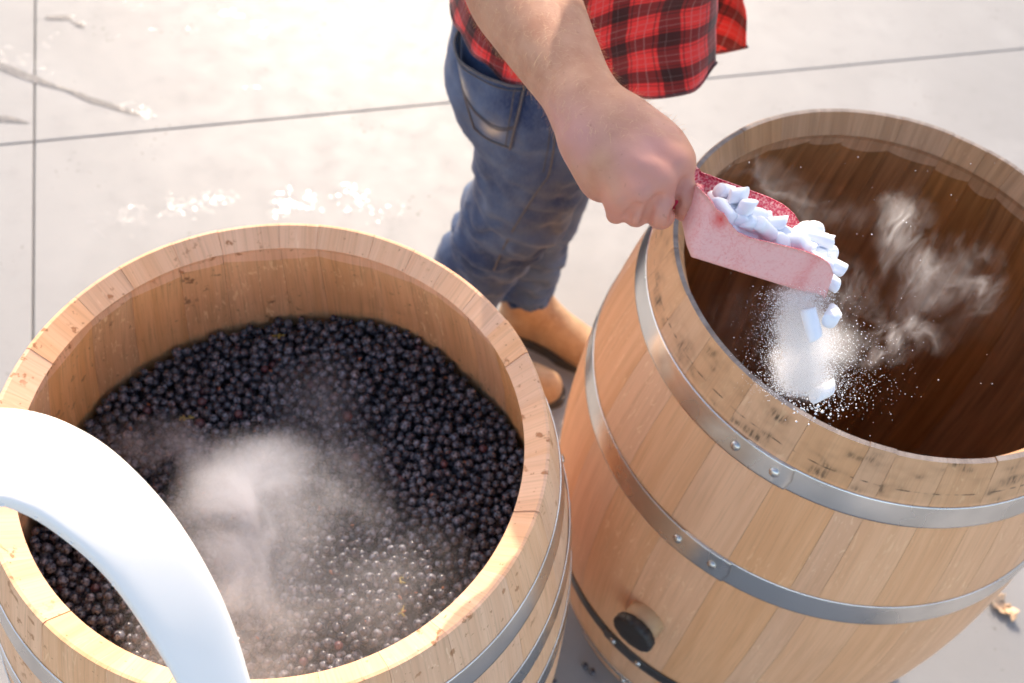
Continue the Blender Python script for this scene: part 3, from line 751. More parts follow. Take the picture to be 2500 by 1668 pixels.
for p_ in MCP: kn = np.maximum(kn, np.exp(-(np.linalg.norm(VB-p_, axis=1)/.020)**2))
for p_ in PIP: kn = np.maximum(kn, .9*np.exp(-(np.linalg.norm(VB-p_, axis=1)/.016)**2))
me = mesh('person', VB, QB, SKIN, attr={'hand': hp, 'knuckle': kn})
person = tag(obj('person', me), 'person in red plaid shirt and faded jeans tipping a red scoop over the empty barrel', 'person')
# fair hair on the forearm
E_ = []; N1 = normals(V1, Q1); p1_ = proj(V1); sel = np.where((p1_[:, 1] < 330) & (p1_[:, 1] > -60))[0]; hg = np.random.default_rng(3)
axis = W_-EL; axis /= np.linalg.norm(axis); hv, hf = [], []
for i in hg.choice(sel, 2600):
    n = N1[i]; tdir = axis*.75 + np.cross(n, axis)*hg.normal(0, .45) + hg.normal(0, .15, 3); tdir -= n*(tdir@n); L = hg.uniform(.006, .014)
    pts = [V1[i], V1[i]+tdir*L*.5+n*L*.32, V1[i]+tdir*L+n*L*.38]; s = np.cross(tdir, n); s = s/np.linalg.norm(s)*.00007; o = len(hv)
    hv += [pts[0]-s, pts[0]+s, pts[1]-s, pts[1]+s, pts[2]]; hf += [(o, o+1, o+3, o+2), (o+2, o+3, o+4)]
obj('arm_hair', mesh('arm_hair', hv, hf, ARMHAIR), person)['kind'] = 'stuff'
# head hair
FH = Field(HC-.16, HC+.16, .008); FH.ell(HC+[-.012, 0, .022], (.104, .086, .112), .01); FH.ell(HC+[.085, -.01, -.04], (.075, .10, .085), .02, sub=True); FH.ell(HC+[.0, 0, -.13], (.12, .12, .075), .02, sub=True)
vh, qh = FH.nets(); obj('hair', mesh('hair', vh + normals(vh, qh)*vnoise(vh, 40)[:, None]*.004, qh, HAIR), person)

# --- jeans
FJ = Field((-.30, 1.10, .05), (.24, 1.68, 1.08), .0058)
FJ.chain([((-.018, 1.385, 1.04), .132), ((-.020, 1.385, .93), .140)], .03); FJ.chain([((-.03, 1.33, .93), .112), ((-.025, 1.325, .84), .118)], .05); FJ.chain([((-.01, 1.45, .93), .112), ((.0, 1.455, .82), .112)], .05)
FJ.cap((-.085, 1.32, .84), (-.075, 1.32, .80), .085, .075, .05); FJ.cap((-.07, 1.45, .84), (-.06, 1.45, .80), .085, .075, .05)
FJ.chain([((-.022, 1.318, .84), .116), ((-.014, 1.305, .70), .100), ((-.022, 1.298, .60), .092), ((-.040, 1.298, .535), .086), ((-.078, 1.298, .445), .080), ((-.112, 1.298, .32), .071), ((-.150, 1.298, .15), .066), ((-.160, 1.298, .105), .067)], .02)
FJ.chain([((.0, 1.455, .82), .112), ((.02, 1.475, .65), .090), ((.028, 1.485, .48), .078), ((.015, 1.48, .32), .072), ((.010, 1.478, .17), .064), ((.008, 1.478, .105), .066)], .02)
FJ.cap((-.16, 1.298, .06), (-.16, 1.298, .085), .09, .09, .0, sub=True); FJ.cap((.008, 1.478, .04), (.008, 1.478, .075), .10, .09, .0, sub=True)
FJ.cap((-.018, 1.385, 1.13), (-.018, 1.385, 1.08), .20, .12, .0, sub=True)
VJ, QJ = FJ.nets(); VJ = relax(VJ, QJ, 3, .5); NJ = normals(VJ, QJ)
z = VJ[:, 2]; side = smooth01((VJ[:, 1]-1.36)/.06)
amp = .0085*np.exp(-((z-.50)/.13)**2)*(1-side) + .0085*np.exp(-((z-.22)/.13)**2)*side + .0022*np.exp(-((z-.72)/.14)**2) + .004*np.exp(-((z-.16)/.06)**2)
wq = np.stack([VJ[:, 0]*6, VJ[:, 1]*6, z*26+VJ[:, 0]*12], 1); nz = vnoise(wq, 1.0, 3.1, 2); nb = vnoise(VJ, 16, 8.0, 2)
disp = amp*nz*1.9 + .0045*nb - amp*1.0*np.abs(np.sin(z*70+VJ[:, 0]*26+nb*2.2))**3
VJ = VJ + NJ*disp[:, None]
pj = proj(VJ); near = (VJ[:, 1] < 1.40)
fade = np.zeros(len(VJ)); dirt = np.clip(np.exp(-((pj[:, 0]-1380)/70)**2-((pj[:, 1]-500)/80)**2)*near, 0, 1)
def jeans_mesh(): return mesh('jeans', VJ, QJ, DENIM, attr={'fade': fade, 'dirt': dirt})
jeans = obj('jeans', jeans_mesh(), person)
bvJ = BVHTree.FromPolygons(VJ.tolist(), QJ.tolist())
def onj(px, py, y0=1.26):
    h = bvJ.ray_cast(Vector(CAM), Vector(ray(px, py)).normalized())
    if h[0] is None:
        h = bvJ.find_nearest(Vector(aty(px, py, y0)))
    return np.array(h[0]), np.array(h[1]) if np.dot(h[1], CAM-np.array(h[0])) > 0 else -np.array(h[1])
# back pocket: measured corners; gapes open along the top edge
tops = catmull([(1129, 62), (1131, 105), (1147, 140), (1174, 159), (1214, 178), (1254, 194), (1286, 206)], 8); bots = catmull([(1159, 312), (1182, 333), (1212, 349), (1248, 361)], 8)
nu_, nv_ = 18, 16; PV, PF, pf = [], [], []
def pk(u, v):
    a = np.linspace(0, 1, len(tops)); b = np.linspace(0, 1, len(bots)); top = np.array([np.interp(u, a, tops[:, k]) for k in (0, 1)]); bot = np.array([np.interp(u, b, bots[:, k]) for k in (0, 1)])
    return top*(1-v)+bot*v - np.array([16, 0])*math.sin(math.pi*v)*(1-u)**2
for a in range(nu_):
    for b in range(nv_):
        u, v = a/(nu_-1), b/(nv_-1); q = pk(u, v); p, n = onj(*q); gape = .022*math.sin(math.pi*u)**.8*(1-v)**1.5
        PV.append(p + n*(.0028+gape)); c1 = np.exp(-((u-.22)/.10)**2-((v-.38)/.16)**2)*1.0; c2 = np.exp(-((u-.62+.5*(v-.8))/.16)**2-((v-.80)/.09)**2)*1.0; pf.append(min(1, c1+c2))
gf = grid_faces(nu_, nv_); pocket = obj('back_pocket', mesh('back_pocket', PV, gf, DENIM, attr={'fade': pf, 'dirt': np.zeros(len(PV))}), jeans)
sm_ = pocket.modifiers.new('t', 'SOLIDIFY'); sm_.thickness = .002; sm_.offset = 1
PVa = np.array(PV).reshape(nu_, nv_, 3)
def seam(pts, r, name, off=.0008, n=5):
    P3 = []
    for q in pts:
        p, nn = onj(*q); P3.append(p+nn*off)
    v, f = tube(catmull(P3, 6), r, 6); obj(name, mesh(name, v, f, THREAD), jeans)
def pseam(uvs, r, name, off=.003):
    P3 = []
    for u, v in uvs:
        i, j = min(int(u*(nu_-1)), nu_-2), min(int(v*(nv_-1)), nv_-2); fu_, fv_ = u*(nu_-1)-i, v*(nv_-1)-j
        P3.append(PVa[i, j]*(1-fu_)*(1-fv_)+PVa[i+1, j]*fu_*(1-fv_)+PVa[i, j+1]*(1-fu_)*fv_+PVa[i+1, j+1]*fu_*fv_+(CAM-PVa[i, j])/np.linalg.norm(CAM-PVa[i, j])*off)
    v, f = tube(catmull(P3, 5), r, 6); obj(name, mesh(name, v, f, THREAD), jeans)
pseam([(t, .0) for t in np.linspace(0, 1, 12)], .0022, 'pocket_hem'); pseam([(t, .09) for t in np.linspace(0, 1, 12)], .0009, 'stitching')
pseam([(.985, t) for t in np.linspace(0, 1, 9)], .0022, 'pocket_edge'); pseam([(.02, t) for t in np.linspace(0, 1, 9)], .0014, 'pocket_edge'); pseam([(t, .985) for t in np.linspace(0, 1, 9)], .0018, 'pocket_edge')
for dv_ in (0, .035): pseam([(.04+.92*t, .60+dv_+.05*math.sin(t*math.pi)-.05*math.sin(t*math.pi*2)+.06*t) for t in np.linspace(0, 1, 9)], .0009, 'stitching')
pseam([(.88, t) for t in np.linspace(.06, .98, 9)], .0009, 'stitching')
seam([(1357, 300), (1352, 360), (1340, 425), (1318, 458), (1290, 500), (1262, 545), (1232, 600), (1205, 660)], .0016, 'side_seam', .0006)
seam([(1343, 305), (1338, 360), (1326, 420)], .0008, 'stitching', .0006)

# --- boots
def boot(heel, toe, ank, label):
    h, t = np.array(heel, float), np.array(toe, float); d = (t-h)/np.linalg.norm(t-h); s = np.array([-d[1], d[0], 0]); L = np.linalg.norm(t-h)
    Fb = Field(np.minimum(h, t)-[.09, .09, .03], np.maximum(h, t)+[.09, .09, .24], .0065)
    a = h+d*.055
    Fb.chain([(a+[0, 0, .155], .048), (a+[0, 0, .13], .047), (a+[0, 0, .06], .046)], .02)
    Fb.chain([(h+d*.045+[0, 0, .045], .040), (h+d*L*.5+[0, 0, .048], .040), (h+d*(L-.085)+[0, 0, .040], .047), (h+d*(L-.045)+[0, 0, .038], .040)], .02)
    Fb.chain([(a+[0, 0, .12], .045), (h+d*L*.55+[0, 0, .065], .035)], .03)
    v, q = Fb.nets(); v = relax(v, q, 2, .5); v[:, 2] = np.maximum(v[:, 2], .018)
    b = obj('boot', mesh('boot', v, q, LEATHER), person); b['label'] = label
    out = []
    for t_ in np.linspace(0, 2*math.pi, 40, endpoint=False):
        x = math.cos(t_); y = math.sin(t_); w = .046 if x > 0 else .040; w *= 1-.10*math.exp(-((x+.1)/.3)**2)
        out.append(h+d*(L/2+x*(L/2+.004))+s*(w*1.06*np.sign(y)*abs(y)**.75))
    V = [(p[0], p[1], .0005) for p in out]+[(p[0], p[1], .024) for p in out]; n = 40
    Fc = [tuple(range(n-1, -1, -1)), tuple(range(n, 2*n))]+[(i, (i+1) % n, n+(i+1) % n, n+i) for i in range(n)]
    obj('sole', mesh('sole', V, Fc, SOLE, smooth=False), b)
boot((-.19, 1.320, 0), (.128, 1.310, 0), None, 'tan boot of the trailing leg beside the grape barrel')
boot((-.04, 1.500, 0), (.235, 1.400, 0), None, 'tan boot pointing towards the empty barrel')

# --- shirt: cut open at the front, hanging loose over the jeans
def shirt():
    th = np.radians(np.concatenate([np.linspace(-33, -180, 84), np.linspace(-181.5, -334, 86)])); nv = 46
    hemx = np.radians([-33, -45, -60, -80, -105, -125, -150, -180, -205, -235, -270, -310, -325, -334]); hemz = [.970, .962, .940, .915, .915, .925, .942, .950, .95, .94, .92, .86, .795, .83]
    V, UVs = [], []
    for a in th:
        hz = float(np.interp(-a, -hemx, hemz)); 
        for j in range(nv):
            v = j/(nv-1); z = hz + (1.545-hz)*v
            zz = (z-.9)/.645
            ax = np.interp(zz, [0, .3, .6, .85, 1.0], [.190, .165, .165, .150, .055]); ay = np.interp(zz, [0, .3, .6, .85, 1.0], [.170, .170, .185, .190, .060])
            cx = np.interp(zz, [0, .3, .7, 1.0], [.028, .028, .035, .055]); cy = np.interp(zz, [0, .4, 1.0], [1.375, 1.355, 1.31])
            fl = (1-zz)
            f = 1 + .038*fl*math.sin(a*7+zz*4) + .024*fl*math.sin(a*13-zz*7+1) + .012*math.sin(a*5+zz*15)
            if a < rad(-300): f *= 1 + .48*fl*smooth01((rad(-300)-a)/.5)           # far front panel swings out
            if a > rad(-80): f *= 1 + .30*fl*smooth01((a-rad(-80))/.62)
            x = cx+ax*f*math.cos(a); y = cy+ay*f*math.sin(a)
            V.append((x, y, z + .004*math.sin(a*19)*(v < .02))); UVs.append((a*.19+.02*math.sin(zz*5), z - .38*smooth01((x+.02)/.25)*.22+.010*math.sin(a*3+2)))
    F = grid_faces(len(th), nv); return np.array(V), F, np.array(UVs)
VS, FS, US = shirt()
VS = VS + np.stack([vnoise(VS, 11, 1.0, 2), vnoise(VS, 11, 5.0, 2), np.zeros(len(VS))], 1)*.006*smooth01((1.53-VS[:, 2])/.2)[:, None]
for _ in range(2):
    for i in range(len(VS)):
        if VS[i, 2] < 1.12:
            h = bvJ.find_nearest(Vector(VS[i]));
            if h[0] is None: continue
            dlt = np.dot(VS[i]-np.array(h[0]), np.array(h[1]))
            out_ = np.array([VS[i, 0]-.0, VS[i, 1]-1.39, 0]); out_ /= np.linalg.norm(out_)
            if np.dot(np.array(h[1]), out_) < 0: dlt = -dlt
            if dlt < .009: VS[i] += out_*(.009-dlt)
nv = 46
def sleeve(a, b, ra, rb, n=26):
    a, b = np.array(a, float), np.array(b, float); pts = [a*(1-t)+b*t for t in np.linspace(0, 1, 12)]
    v, f = tube(pts, [ra+(rb-ra)*t + .004*math.sin(t*23) for t in np.linspace(0, 1, 12)], n, cap=False); u = np.array([(.30*(i % n)/n, (i//n)*.022) for i in range(len(v))]); return v, np.array(f), u
s1v, s1f, s1u = sleeve((.03, 1.20, 1.49), (-.055, 1.015, 1.375), .090, .068); s2v, s2f, s2u = sleeve((.055, 1.45, 1.49), (.095, 1.60, .95), .085, .045)
VV = np.concatenate([VS, s1v, s2v]); FFc = np.concatenate([FS, s1f+len(VS), s2f+len(VS)+len(s1v)]); UU = np.concatenate([US, s1u, s2u])
sh = obj('shirt', mesh('shirt', VV, FFc, PLAID, uv=UU), person)
so_m = sh.modifiers.new('t', 'SOLIDIFY'); so_m.thickness = .0016; so_m.offset = 0
hem = VS.reshape(-1, nv, 3)[:, 0]; v, f = tube(hem+np.array([0, 0, .003]), .0028, 6); u = np.array([(US.reshape(-1, nv, 2)[i//6, 0, 0], .01) for i in range(len(v))])
obj('shirt_hem', mesh('shirt_hem', v, f, PLAID, uv=u), sh)
# ------------------------------------------------------------------ red scoop
def plastic(name, inner):
    m = Mat(name); P = m.coord('Object'); n1 = m.noise(P, 480, 3, .6); n2 = m.noise(P, 26, 3, .6, 1.2); n3 = m.noise(P, 24, 3, .6, 3.2); n4 = m.noise(P, 11, 2, .5)
    red = (.68, .035, .03) if not inner else (.58, .030, .080)
    frost = m.math('MULTIPLY', m.step(n1, .2, .7, .55, 1.0), m.step(n2, .18, .55, .6, 1.0)) if not inner else m.math('MULTIPLY', m.step(n1, .4, .66), m.step(n2, .18, .55, .45, .95))
    frost = m.math('ADD', frost, .18 if not inner else -.10, clamp=True)
    scr = m.step(m.math('ABSOLUTE', m.math('SUBTRACT', n3, .5)), .004, .022, 1, 0)
    frost = m.math('MULTIPLY', frost, m.math('SUBTRACT', 1, m.math('MULTIPLY', scr, .16)))
    rub = m.attr('rub'); frost = m.math('MULTIPLY', frost, m.math('SUBTRACT', 1, rub))
    frost = m.math('MULTIPLY', frost, .60 if not inner else .60)
    c = m.mix(frost, red, (.88, .70, .67)); m.set(Base=c, Rough=m.math('ADD', .22, m.math('MULTIPLY', frost, .6)), SSS=.25)
    m.b.inputs['Subsurface Radius'].default_value = (.012, .003, .003); m.bump(n1, .25, .0005); return m.m
REDO, REDI = plastic('frosted_red_plastic', False), plastic('red_plastic', True)
sa = RT*.103 - UP*.0305 + FW*.012; sa /= np.linalg.norm(sa)
SR = rad(22); w0 = np.array([0, math.cos(SR), -math.sin(SR)]); sw = w0 - sa*(w0@sa); sw /= np.linalg.norm(sw); sh_ = np.cross(sa, sw); sh_ = sh_ if sh_[2] > 0 else -sh_
SO = atd(1688, 640, .868)                       # near bottom corner at the back
SCW, SCL = .086, .1165
def sp(a, w, h): return SO + sa*a + sw*w + sh_*h
def wall_h(t):                                  # height of the side walls along the scoop
    return float(np.interp(t, [-.10, 0, .06, .12, .20, .30, .55, .68, .80, .90, .965, 1.0], [.050, .0505, .049, .043, .0375, .036, .0385, .0395, .0385, .034, .026, .004]))
def section(t, ins):
    """U section from near lip over the floor to the far lip"""
    h = wall_h(t); R_ = .017; e = ins; pts = []
    a = t*SCL; wid = SCW*(1-.10*smooth01((t-.75)/.25)); c0 = (SCW-wid)/2
    hh = max(h, .0025)
    for k in np.linspace(1, 0, 9): pts.append((c0+e-.004*k*(hh/.05), R_*.4+(hh-R_*.4)*k if hh > R_*.4 else hh*k+.001))
    for q in np.linspace(0, math.pi/2, 6)[1:]: pts.append((c0+R_-(R_-e)*math.cos(q), min(R_*.4, hh)-(min(R_*.4, hh)-e)*math.sin(q)))
    n = len(pts); fl = [(c0+R_+(wid-2*R_)*k, e) for k in np.linspace(0, 1, 5)[1:-1]]
    hf = float(np.interp(t, [0, .3, .55, .68, .78, .88, .95, 1.0], [.043, .042, .0405, .038, .033, .024, .013, .003]))
    pts = pts+fl+[(SCW-w_, z_ if z_ <= R_*.4 else R_*.4+(z_-R_*.4)*max(hf-R_*.4, 0)/max(hh-R_*.4, 1e-4)) for w_, z_ in pts[::-1]]
    return a, pts
ts = [-.13, -.12, -.09, -.05, 0, .03, .06, .09, .12, .16, .20, .25, .30, .38, .46, .54, .60, .66, .72, .78, .83, .88, .91, .94, .965, .985, 1.0]
def skin(ins):
    V = []
    for t in ts:
        a, pts = section(max(t, 0), ins)
        if t < 0:                                # rounded back: the section closes towards the handle
            q = -t/.13; sc = math.sqrt(max(0, 1-q*q*.93)); a = t*SCL*.95 - .0
            pts = [(SCW/2+(w_-SCW/2)*sc, .030+(z_-.030)*(.25+.75*sc)+.012*q) for w_, z_ in pts]
        V += [sp(a+ins*(.8 if t < 0 else 0), w_, z_) for w_, z_ in pts]
    return np.array(V), len(pts)
Vo, npt = skin(0.0); Vi, _ = skin(.0018); nt_ = len(ts)
Fo = grid_faces(nt_, npt); Fi = grid_faces(nt_, npt)[:, ::-1]+len(Vo); o = len(Vo)
rim = [(i*npt, (i+1)*npt, o+(i+1)*npt, o+i*npt) for i in range(nt_-1)] + [(i*npt+npt-1, o+i*npt+npt-1, o+(i+1)*npt+npt-1, (i+1)*npt+npt-1) for i in range(nt_-1)]
rim += [((nt_-1)*npt+j, (nt_-1)*npt+j+1, o+(nt_-1)*npt+j+1, o+(nt_-1)*npt+j) for j in range(npt-1)]
cap = [tuple(range(npt)), tuple(o+k for k in range(npt-1, -1, -1))]
Fall = [tuple(map(int, q)) for q in Fo]+[tuple(map(int, q)) for q in Fi]+rim+cap
mi = [0]*len(Fo)+[1]*len(Fi)+[1]*len(rim)+[0, 1]
VA = np.concatenate([Vo, Vi]); lw = np.array([((v-SO)@sa, (v-SO)@sw, (v-SO)@sh_) for v in VA])
rub = np.exp(-((lw[:, 0]-.006)/.006)**2-((lw[:, 2]-.043)/.006)**2)*(lw[:, 1] < .02) + .75*np.exp(-((lw[:, 0]-.088)/.0028)**2)*(lw[:, 1] < .01)
org = SO.copy(); scoop = obj('ice_scoop', mesh('ice_scoop', VA-org, Fall, [REDO, REDI], mi=mi, attr={'rub': np.clip(rub, 0, 1)})); scoop.location = org
tag(scoop, 'frosted red plastic scoop full of dry ice held over the empty barrel', 'scoop')
# handle runs back into the fist
hb = sp(-.012, SCW*.5, .034); he = TIP[2]*.5+TIP[3]*.5+FW*.006
v, f = tube(catmull([hb+sa*.006, hb-sa*.012, (hb*.5+he*.5)+UP*.002, he], 6), [.017, .0155, .014]+[.0125]*16, 16) if False else tube(catmull([hb+sa*.006, hb-sa*.012, hb*.5+he*.5, he], 6), np.linspace(.0150, .0082, 19), 16)
hd = obj('handle', mesh('handle', v-org, f, REDI, attr={'rub': np.ones(len(v))}), scoop)
# faint handwriting on the near wall, traced strokes
m = Mat('faded_marker'); m.set(Base=(.34, .22, .22), Rough=.7); INK = m.m
def near_pt(px, py):
    P0 = sp(0, -.0005, 0); d = ray(px, py); t = ((P0-CAM)@sw)/(d@sw); return CAM+d*t
k_ = .0937; sx = lambda q: (1740+q[0]*k_, 560+q[1]*k_)
strokes = [[(640, 290), (560, 350), (700, 340), (640, 400), (510, 460), (600, 500), (610, 600)], [(470, 500), (380, 680), (350, 760)], [(760, 540), (760, 640), (800, 520), (850, 590), (860, 640)], [(850, 540), (920, 540)],
           [(1150, 460), (1100, 600), (1000, 590), (980, 670), (1080, 650), (1110, 560)], [(1320, 490), (1250, 700)], [(1400, 690), (1460, 690), (1390, 750), (1480, 765), (1560, 750), (1600, 735), (1680, 750)]]
parts = []
for st in strokes:
    P3 = catmull([near_pt(*sx(q)) for q in st], 5); parts.append(tube(P3, .00022, 4))
v, f = join(parts); obj('handwriting', mesh('handwriting', v-org, f, INK), scoop)

# ------------------------------------------------------------------ dry ice pellets
m = Mat('dry_ice'); P = m.coord('Object'); n1 = m.noise(P, 160, 4, .6)
m.set(Base=m.mix(n1, (.80, .82, .90), (.90, .91, .95)), Rough=.55, SSS=.8); m.b.inputs['Subsurface Radius'].default_value = (.020, .020, .021); m.bump(n1, .4, .0008); ICE = m.m
def pellet_mesh(L, r, sd):
    g = random.Random(sd); n = 14; prof = [(.25, -L/2), (.90, -L/2+.0002), (.98, -L/2+.0008), (1, -L/2+.003), (1, 0), (1, L/2-.003), (.98, L/2-.0008), (.88, L/2-.0001), (.2, L/2)]
    V, F = [], []; ti = (g.uniform(-.7, .7), g.uniform(-.7, .7))
    for k, z in prof:
        for i in range(n):
            a = i*2*math.pi/n; q_ = g.uniform(.93, 1.03); x, y = r*k*q_*math.cos(a), r*k*q_*math.sin(a); zz = z + (ti[0]*x if z > 0 else ti[1]*y)*(1 if abs(z) > L*.3 else 0)
            V.append((x*(1+.03*math.sin(3*a+sd)), y, zz))
    for j in range(len(prof)-1):
        for i in range(n): F.append((j*n+i, j*n+(i+1) % n, (j+1)*n+(i+1) % n, (j+1)*n+i))
    F += [tuple(range(n-1, -1, -1)), tuple((len(prof)-1)*n+i for i in range(n))]
    return mesh('dry_ice_pellet', V, F, ICE)
PM = [pellet_mesh(L, .0066, i) for i, L in enumerate((.014, .018, .022, .026, .017, .030))]
def pellet(p, dirv, k, label, group=None):
    o = obj('dry_ice_pellet', PM[k]); o.location = p; o.rotation_euler = Vector(dirv).to_track_quat('Z', 'Y').to_euler(); tag(o, label, 'dry ice', group); return o
gp = np.random.default_rng(21); placed = []
LB = 'white dry ice pellet heaped in the red scoop'
def heap(a, w): return .013 + .024*math.exp(-((w-.030)/.024)**2)*(1.2-.9*max(0, a-.03)/.09) + .010*math.exp(-((a-.015)/.03)**2)*(w < .066)
tries = 0
while len(placed) < 95 and tries < 6000:
    tries += 1; a, w = gp.uniform(.012, .108), gp.uniform(.016, .071); h = gp.uniform(.0105, heap(a, w)+.006); p = np.array([a, w, h])
    if all(np.linalg.norm(p-q) > .0110 for q in placed):
        placed.append(p); dv = gp.normal(size=3)*[1.1, .45, .35]; dv /= np.linalg.norm(dv); pellet(sp(*p), sa*dv[0]+sw*dv[1]+sh_*dv[2], int(gp.integers(5)), LB, 'pellets in the scoop')
# pellets sliding over the lip, sticking out along the scoop
for a, w, h, d, k in ((.112, .050, .024, (1, .25, .0), 3), (.116, .030, .022, (1, -.05, -.12), 5), (.112, .062, .027, (1, .1, .1), 2), (.118, .018, .013, (1, -.25, -.25), 4), (.100, .040, .036, (1, .1, .0), 3), (.098, .058, .036, (.9, .5, .1), 1), (.122, .040, .014, (1, .1, -.3), 2)):
    dv = np.array(d, float); dv /= np.linalg.norm(dv); pellet(sp(a, w, h), sa*dv[0]+sw*dv[1]+sh_*dv[2], k, 'white dry ice pellet sliding over the open end of the red scoop', 'pellets at the lip of the scoop')
# falling stream: measured points, dropping from the lip into the barrel
pellet(atd(1982, 790, .885), RT*.25-UP, 3, 'long white pellet dropping upright right under the scoop tip')
pellet(atd(2032, 772, .885), RT*.6+UP*.8+FW*.5, 0, 'small pellet falling beside the powder just right of the scoop tip')
pellet(atd(2012, 955, .98), RT*.9+UP*.45+FW*.2, 2, 'cream sunlit pellet at the very bottom of the falling powder')
if False: pellet(atd(1905, 930, .97), RT*.5+UP*.6+FW*.5, 4, 'dusty pellet at the lower left foot of the falling powder')
if False: pellet(atd(1925, 850, .93), RT*.8+UP*.2, 1, 'pellet half hidden inside the falling powder column')

m = Mat('ice_powder'); m.set(Base=(.90, .89, .90), Rough=.5, SSS=.3); m.b.inputs['Subsurface Radius'].default_value = (.002, .002, .002); POW = m.m
oc = np.array([[1, 0, 0], [-1, 0, 0], [0, 1, 0], [0, -1, 0], [0, 0, 1], [0, 0, -1.]]); of = np.array([[0, 2, 4], [2, 1, 4], [1, 3, 4], [3, 0, 4], [2, 0, 5], [1, 2, 5], [3, 1, 5], [0, 3, 5]])
pv_, pf_, k = [], [], 0
def speck(p, r):
    global k
    pv_.append(oc*r*gp.uniform(.7, 1.2, (6, 1))+p); pf_.append(of+k*6); k += 1
for _ in range(34000):                            # the stream itself
    t = gp.random()**.75; cx = np.interp(t, [0, .4, 1], [1952, 1955, 1962]); wd = np.interp(t, [0, .5, 1], [52, 58, 62]); y = 705+t*255
    dx = gp.normal()*.62*wd if gp.random() < .88 else gp.normal()*.95*wd
    speck(atd(cx+dx, y+gp.normal()*8, np.interp(t, [0, 1], [.885, .985])+gp.normal()*.012), abs(gp.normal())*.00020+.00017)
for _ in range(700):                             # grains flung right and down
    a = gp.random(); speck(atd(2020+abs(gp.normal())*85, 800+a*200+gp.normal()*25, .95+gp.normal()*.03), abs(gp.normal())*.00024+.00018)
for _ in range(150): speck(atd(1990+gp.normal()*45, 985+gp.normal()*22, .99+gp.normal()*.015), abs(gp.normal())*.0006+.0004)
for _ in range(90): speck(atd(gp.uniform(1750, 2450), gp.uniform(380, 1000), gp.uniform(.95, 1.25)), abs(gp.normal())*.00035+.00022)
tag(obj('ice_powder', mesh('ice_powder', np.concatenate(pv_), np.concatenate(pf_), POW)), 'white dry ice powder pouring from the scoop into the barrel', 'powder', kind='stuff')
# powder haze of the stream and wisps curling over the barrel mouth
a0, a1, a2, a3 = atd(1955, 720, .888), atd(1956, 800, .92), atd(1958, 880, .955), atd(1966, 925, .97)
FS_ = fogmat('powder_cloud', [(a0, (.032, .022, .022), 110, .0, .1), (a1, (.032, .026, .034), 120, .0, .1), (a2, (.033, .028, .034), 120, .0, .1), (a3, (.033, .028, .024), 110, .1, .1), (atd(2015, 850, .955), (.035, .03, .045), 40, .0)], (55, .022, .30, .62), color=(.985, .985, .99), rate=.22)
V, F = hull(None, (.085, .085, .13)); cc = (a0+a3)/2; o = obj('fog', mesh('fog', V, F, FS_)); o.location = cc; o.rotation_euler = Vector(a3-a0).to_track_quat('Z', 'Y').to_euler()
tag(o, 'dense white cloud around the powder falling under the scoop', 'fog', kind='stuff')
m = None
def wispmat():
    m = Mat('barrel_fog'); m.n.remove(m.b); v = m.node('ShaderNodeVolumePrincipled'); m.l.new(v.outputs[0], m.out.inputs['Volume']); P = m.pos()
    Pz = m.vmath('MULTIPLY', P, (1, 1, .45))
    w1 = m.vmath('SCALE', m.vmath('SUBTRACT', m.noise(Pz, 7, 2, .5, color=True), (.5, .5, .5)), .15)
    P1 = m.vmath('ADD', Pz, w1); w2 = m.vmath('SCALE', m.vmath('SUBTRACT', m.noise(P1, 24, 2, .5, color=True), (.5, .5, .5)), .05); P2 = m.vmath('ADD', P1, w2)
    n = m.noise(P2, 34, 4, .6, .5); rdg = m.math('POWER', m.step(m.math('ABSOLUTE', m.math('SUBTRACT', n, .5)), .0, .075, 1, 0), 2.0)      # thin curling sheets
    bod = m.step(m.noise(P2, 20, 4, .62), .50, .74)
    k = m.math('ADD', m.math('MULTIPLY', rdg, m.math('ADD', .25, bod)), m.math('MULTIPLY', bod, .7)); tot = None
    for px, py, z, r, d in ((1860, 430, .99, (.09, .04, .03), 9), (1980, 500, .97, (.10, .05, .03), 7), (2215, 560, .95, (.055, .09, .025), 24), (2235, 640, .94, (.045, .06, .025), 20), (2370, 620, .93, (.055, .05, .025), 22), (2370, 690, .92, (.06, .05, .025), 15),
                            (2180, 795, .93, (.09, .045, .025), 26), (2110, 855, .93, (.08, .035, .025), 28), (2065, 690, .97, (.045, .07, .03), 14), (2290, 730, .9, (.12, .08, .04), 6), (1830, 800, .90, (.11, .09, .06), 4), (1740, 400, .98, (.05, .04, .03), 7)):
        c = atz(px, py, z); q = m.vmath('DIVIDE', m.vmath('SUBTRACT', m.vmath('ADD', P, m.vmath('SCALE', w1, .35)), tuple(map(float, c))), tuple(map(float, r)))
        e = m.step(m.vmath('LENGTH', q, out=1), 1.0, .1, 0, d*1.25); tot = e if tot is None else m.math('ADD', tot, e)
    m.inp(v, 'Density', m.math('MULTIPLY', tot, k)); v.inputs['Color'].default_value = (.96, .95, .96, 1); v.inputs['Anisotropy'].default_value = .2
    m.m.cycles.volume_step_rate = .16; m.m.cycles.volume_sampling = 'DISTANCE'; return m.m
V, F = cyl(.258, .85, 1.03); o = obj('fog', mesh('fog', V, F, wispmat(), smooth=False)); o.location = CR; tag(o, 'thin curling wisps of white fog inside the empty barrel', 'fog', kind='stuff')

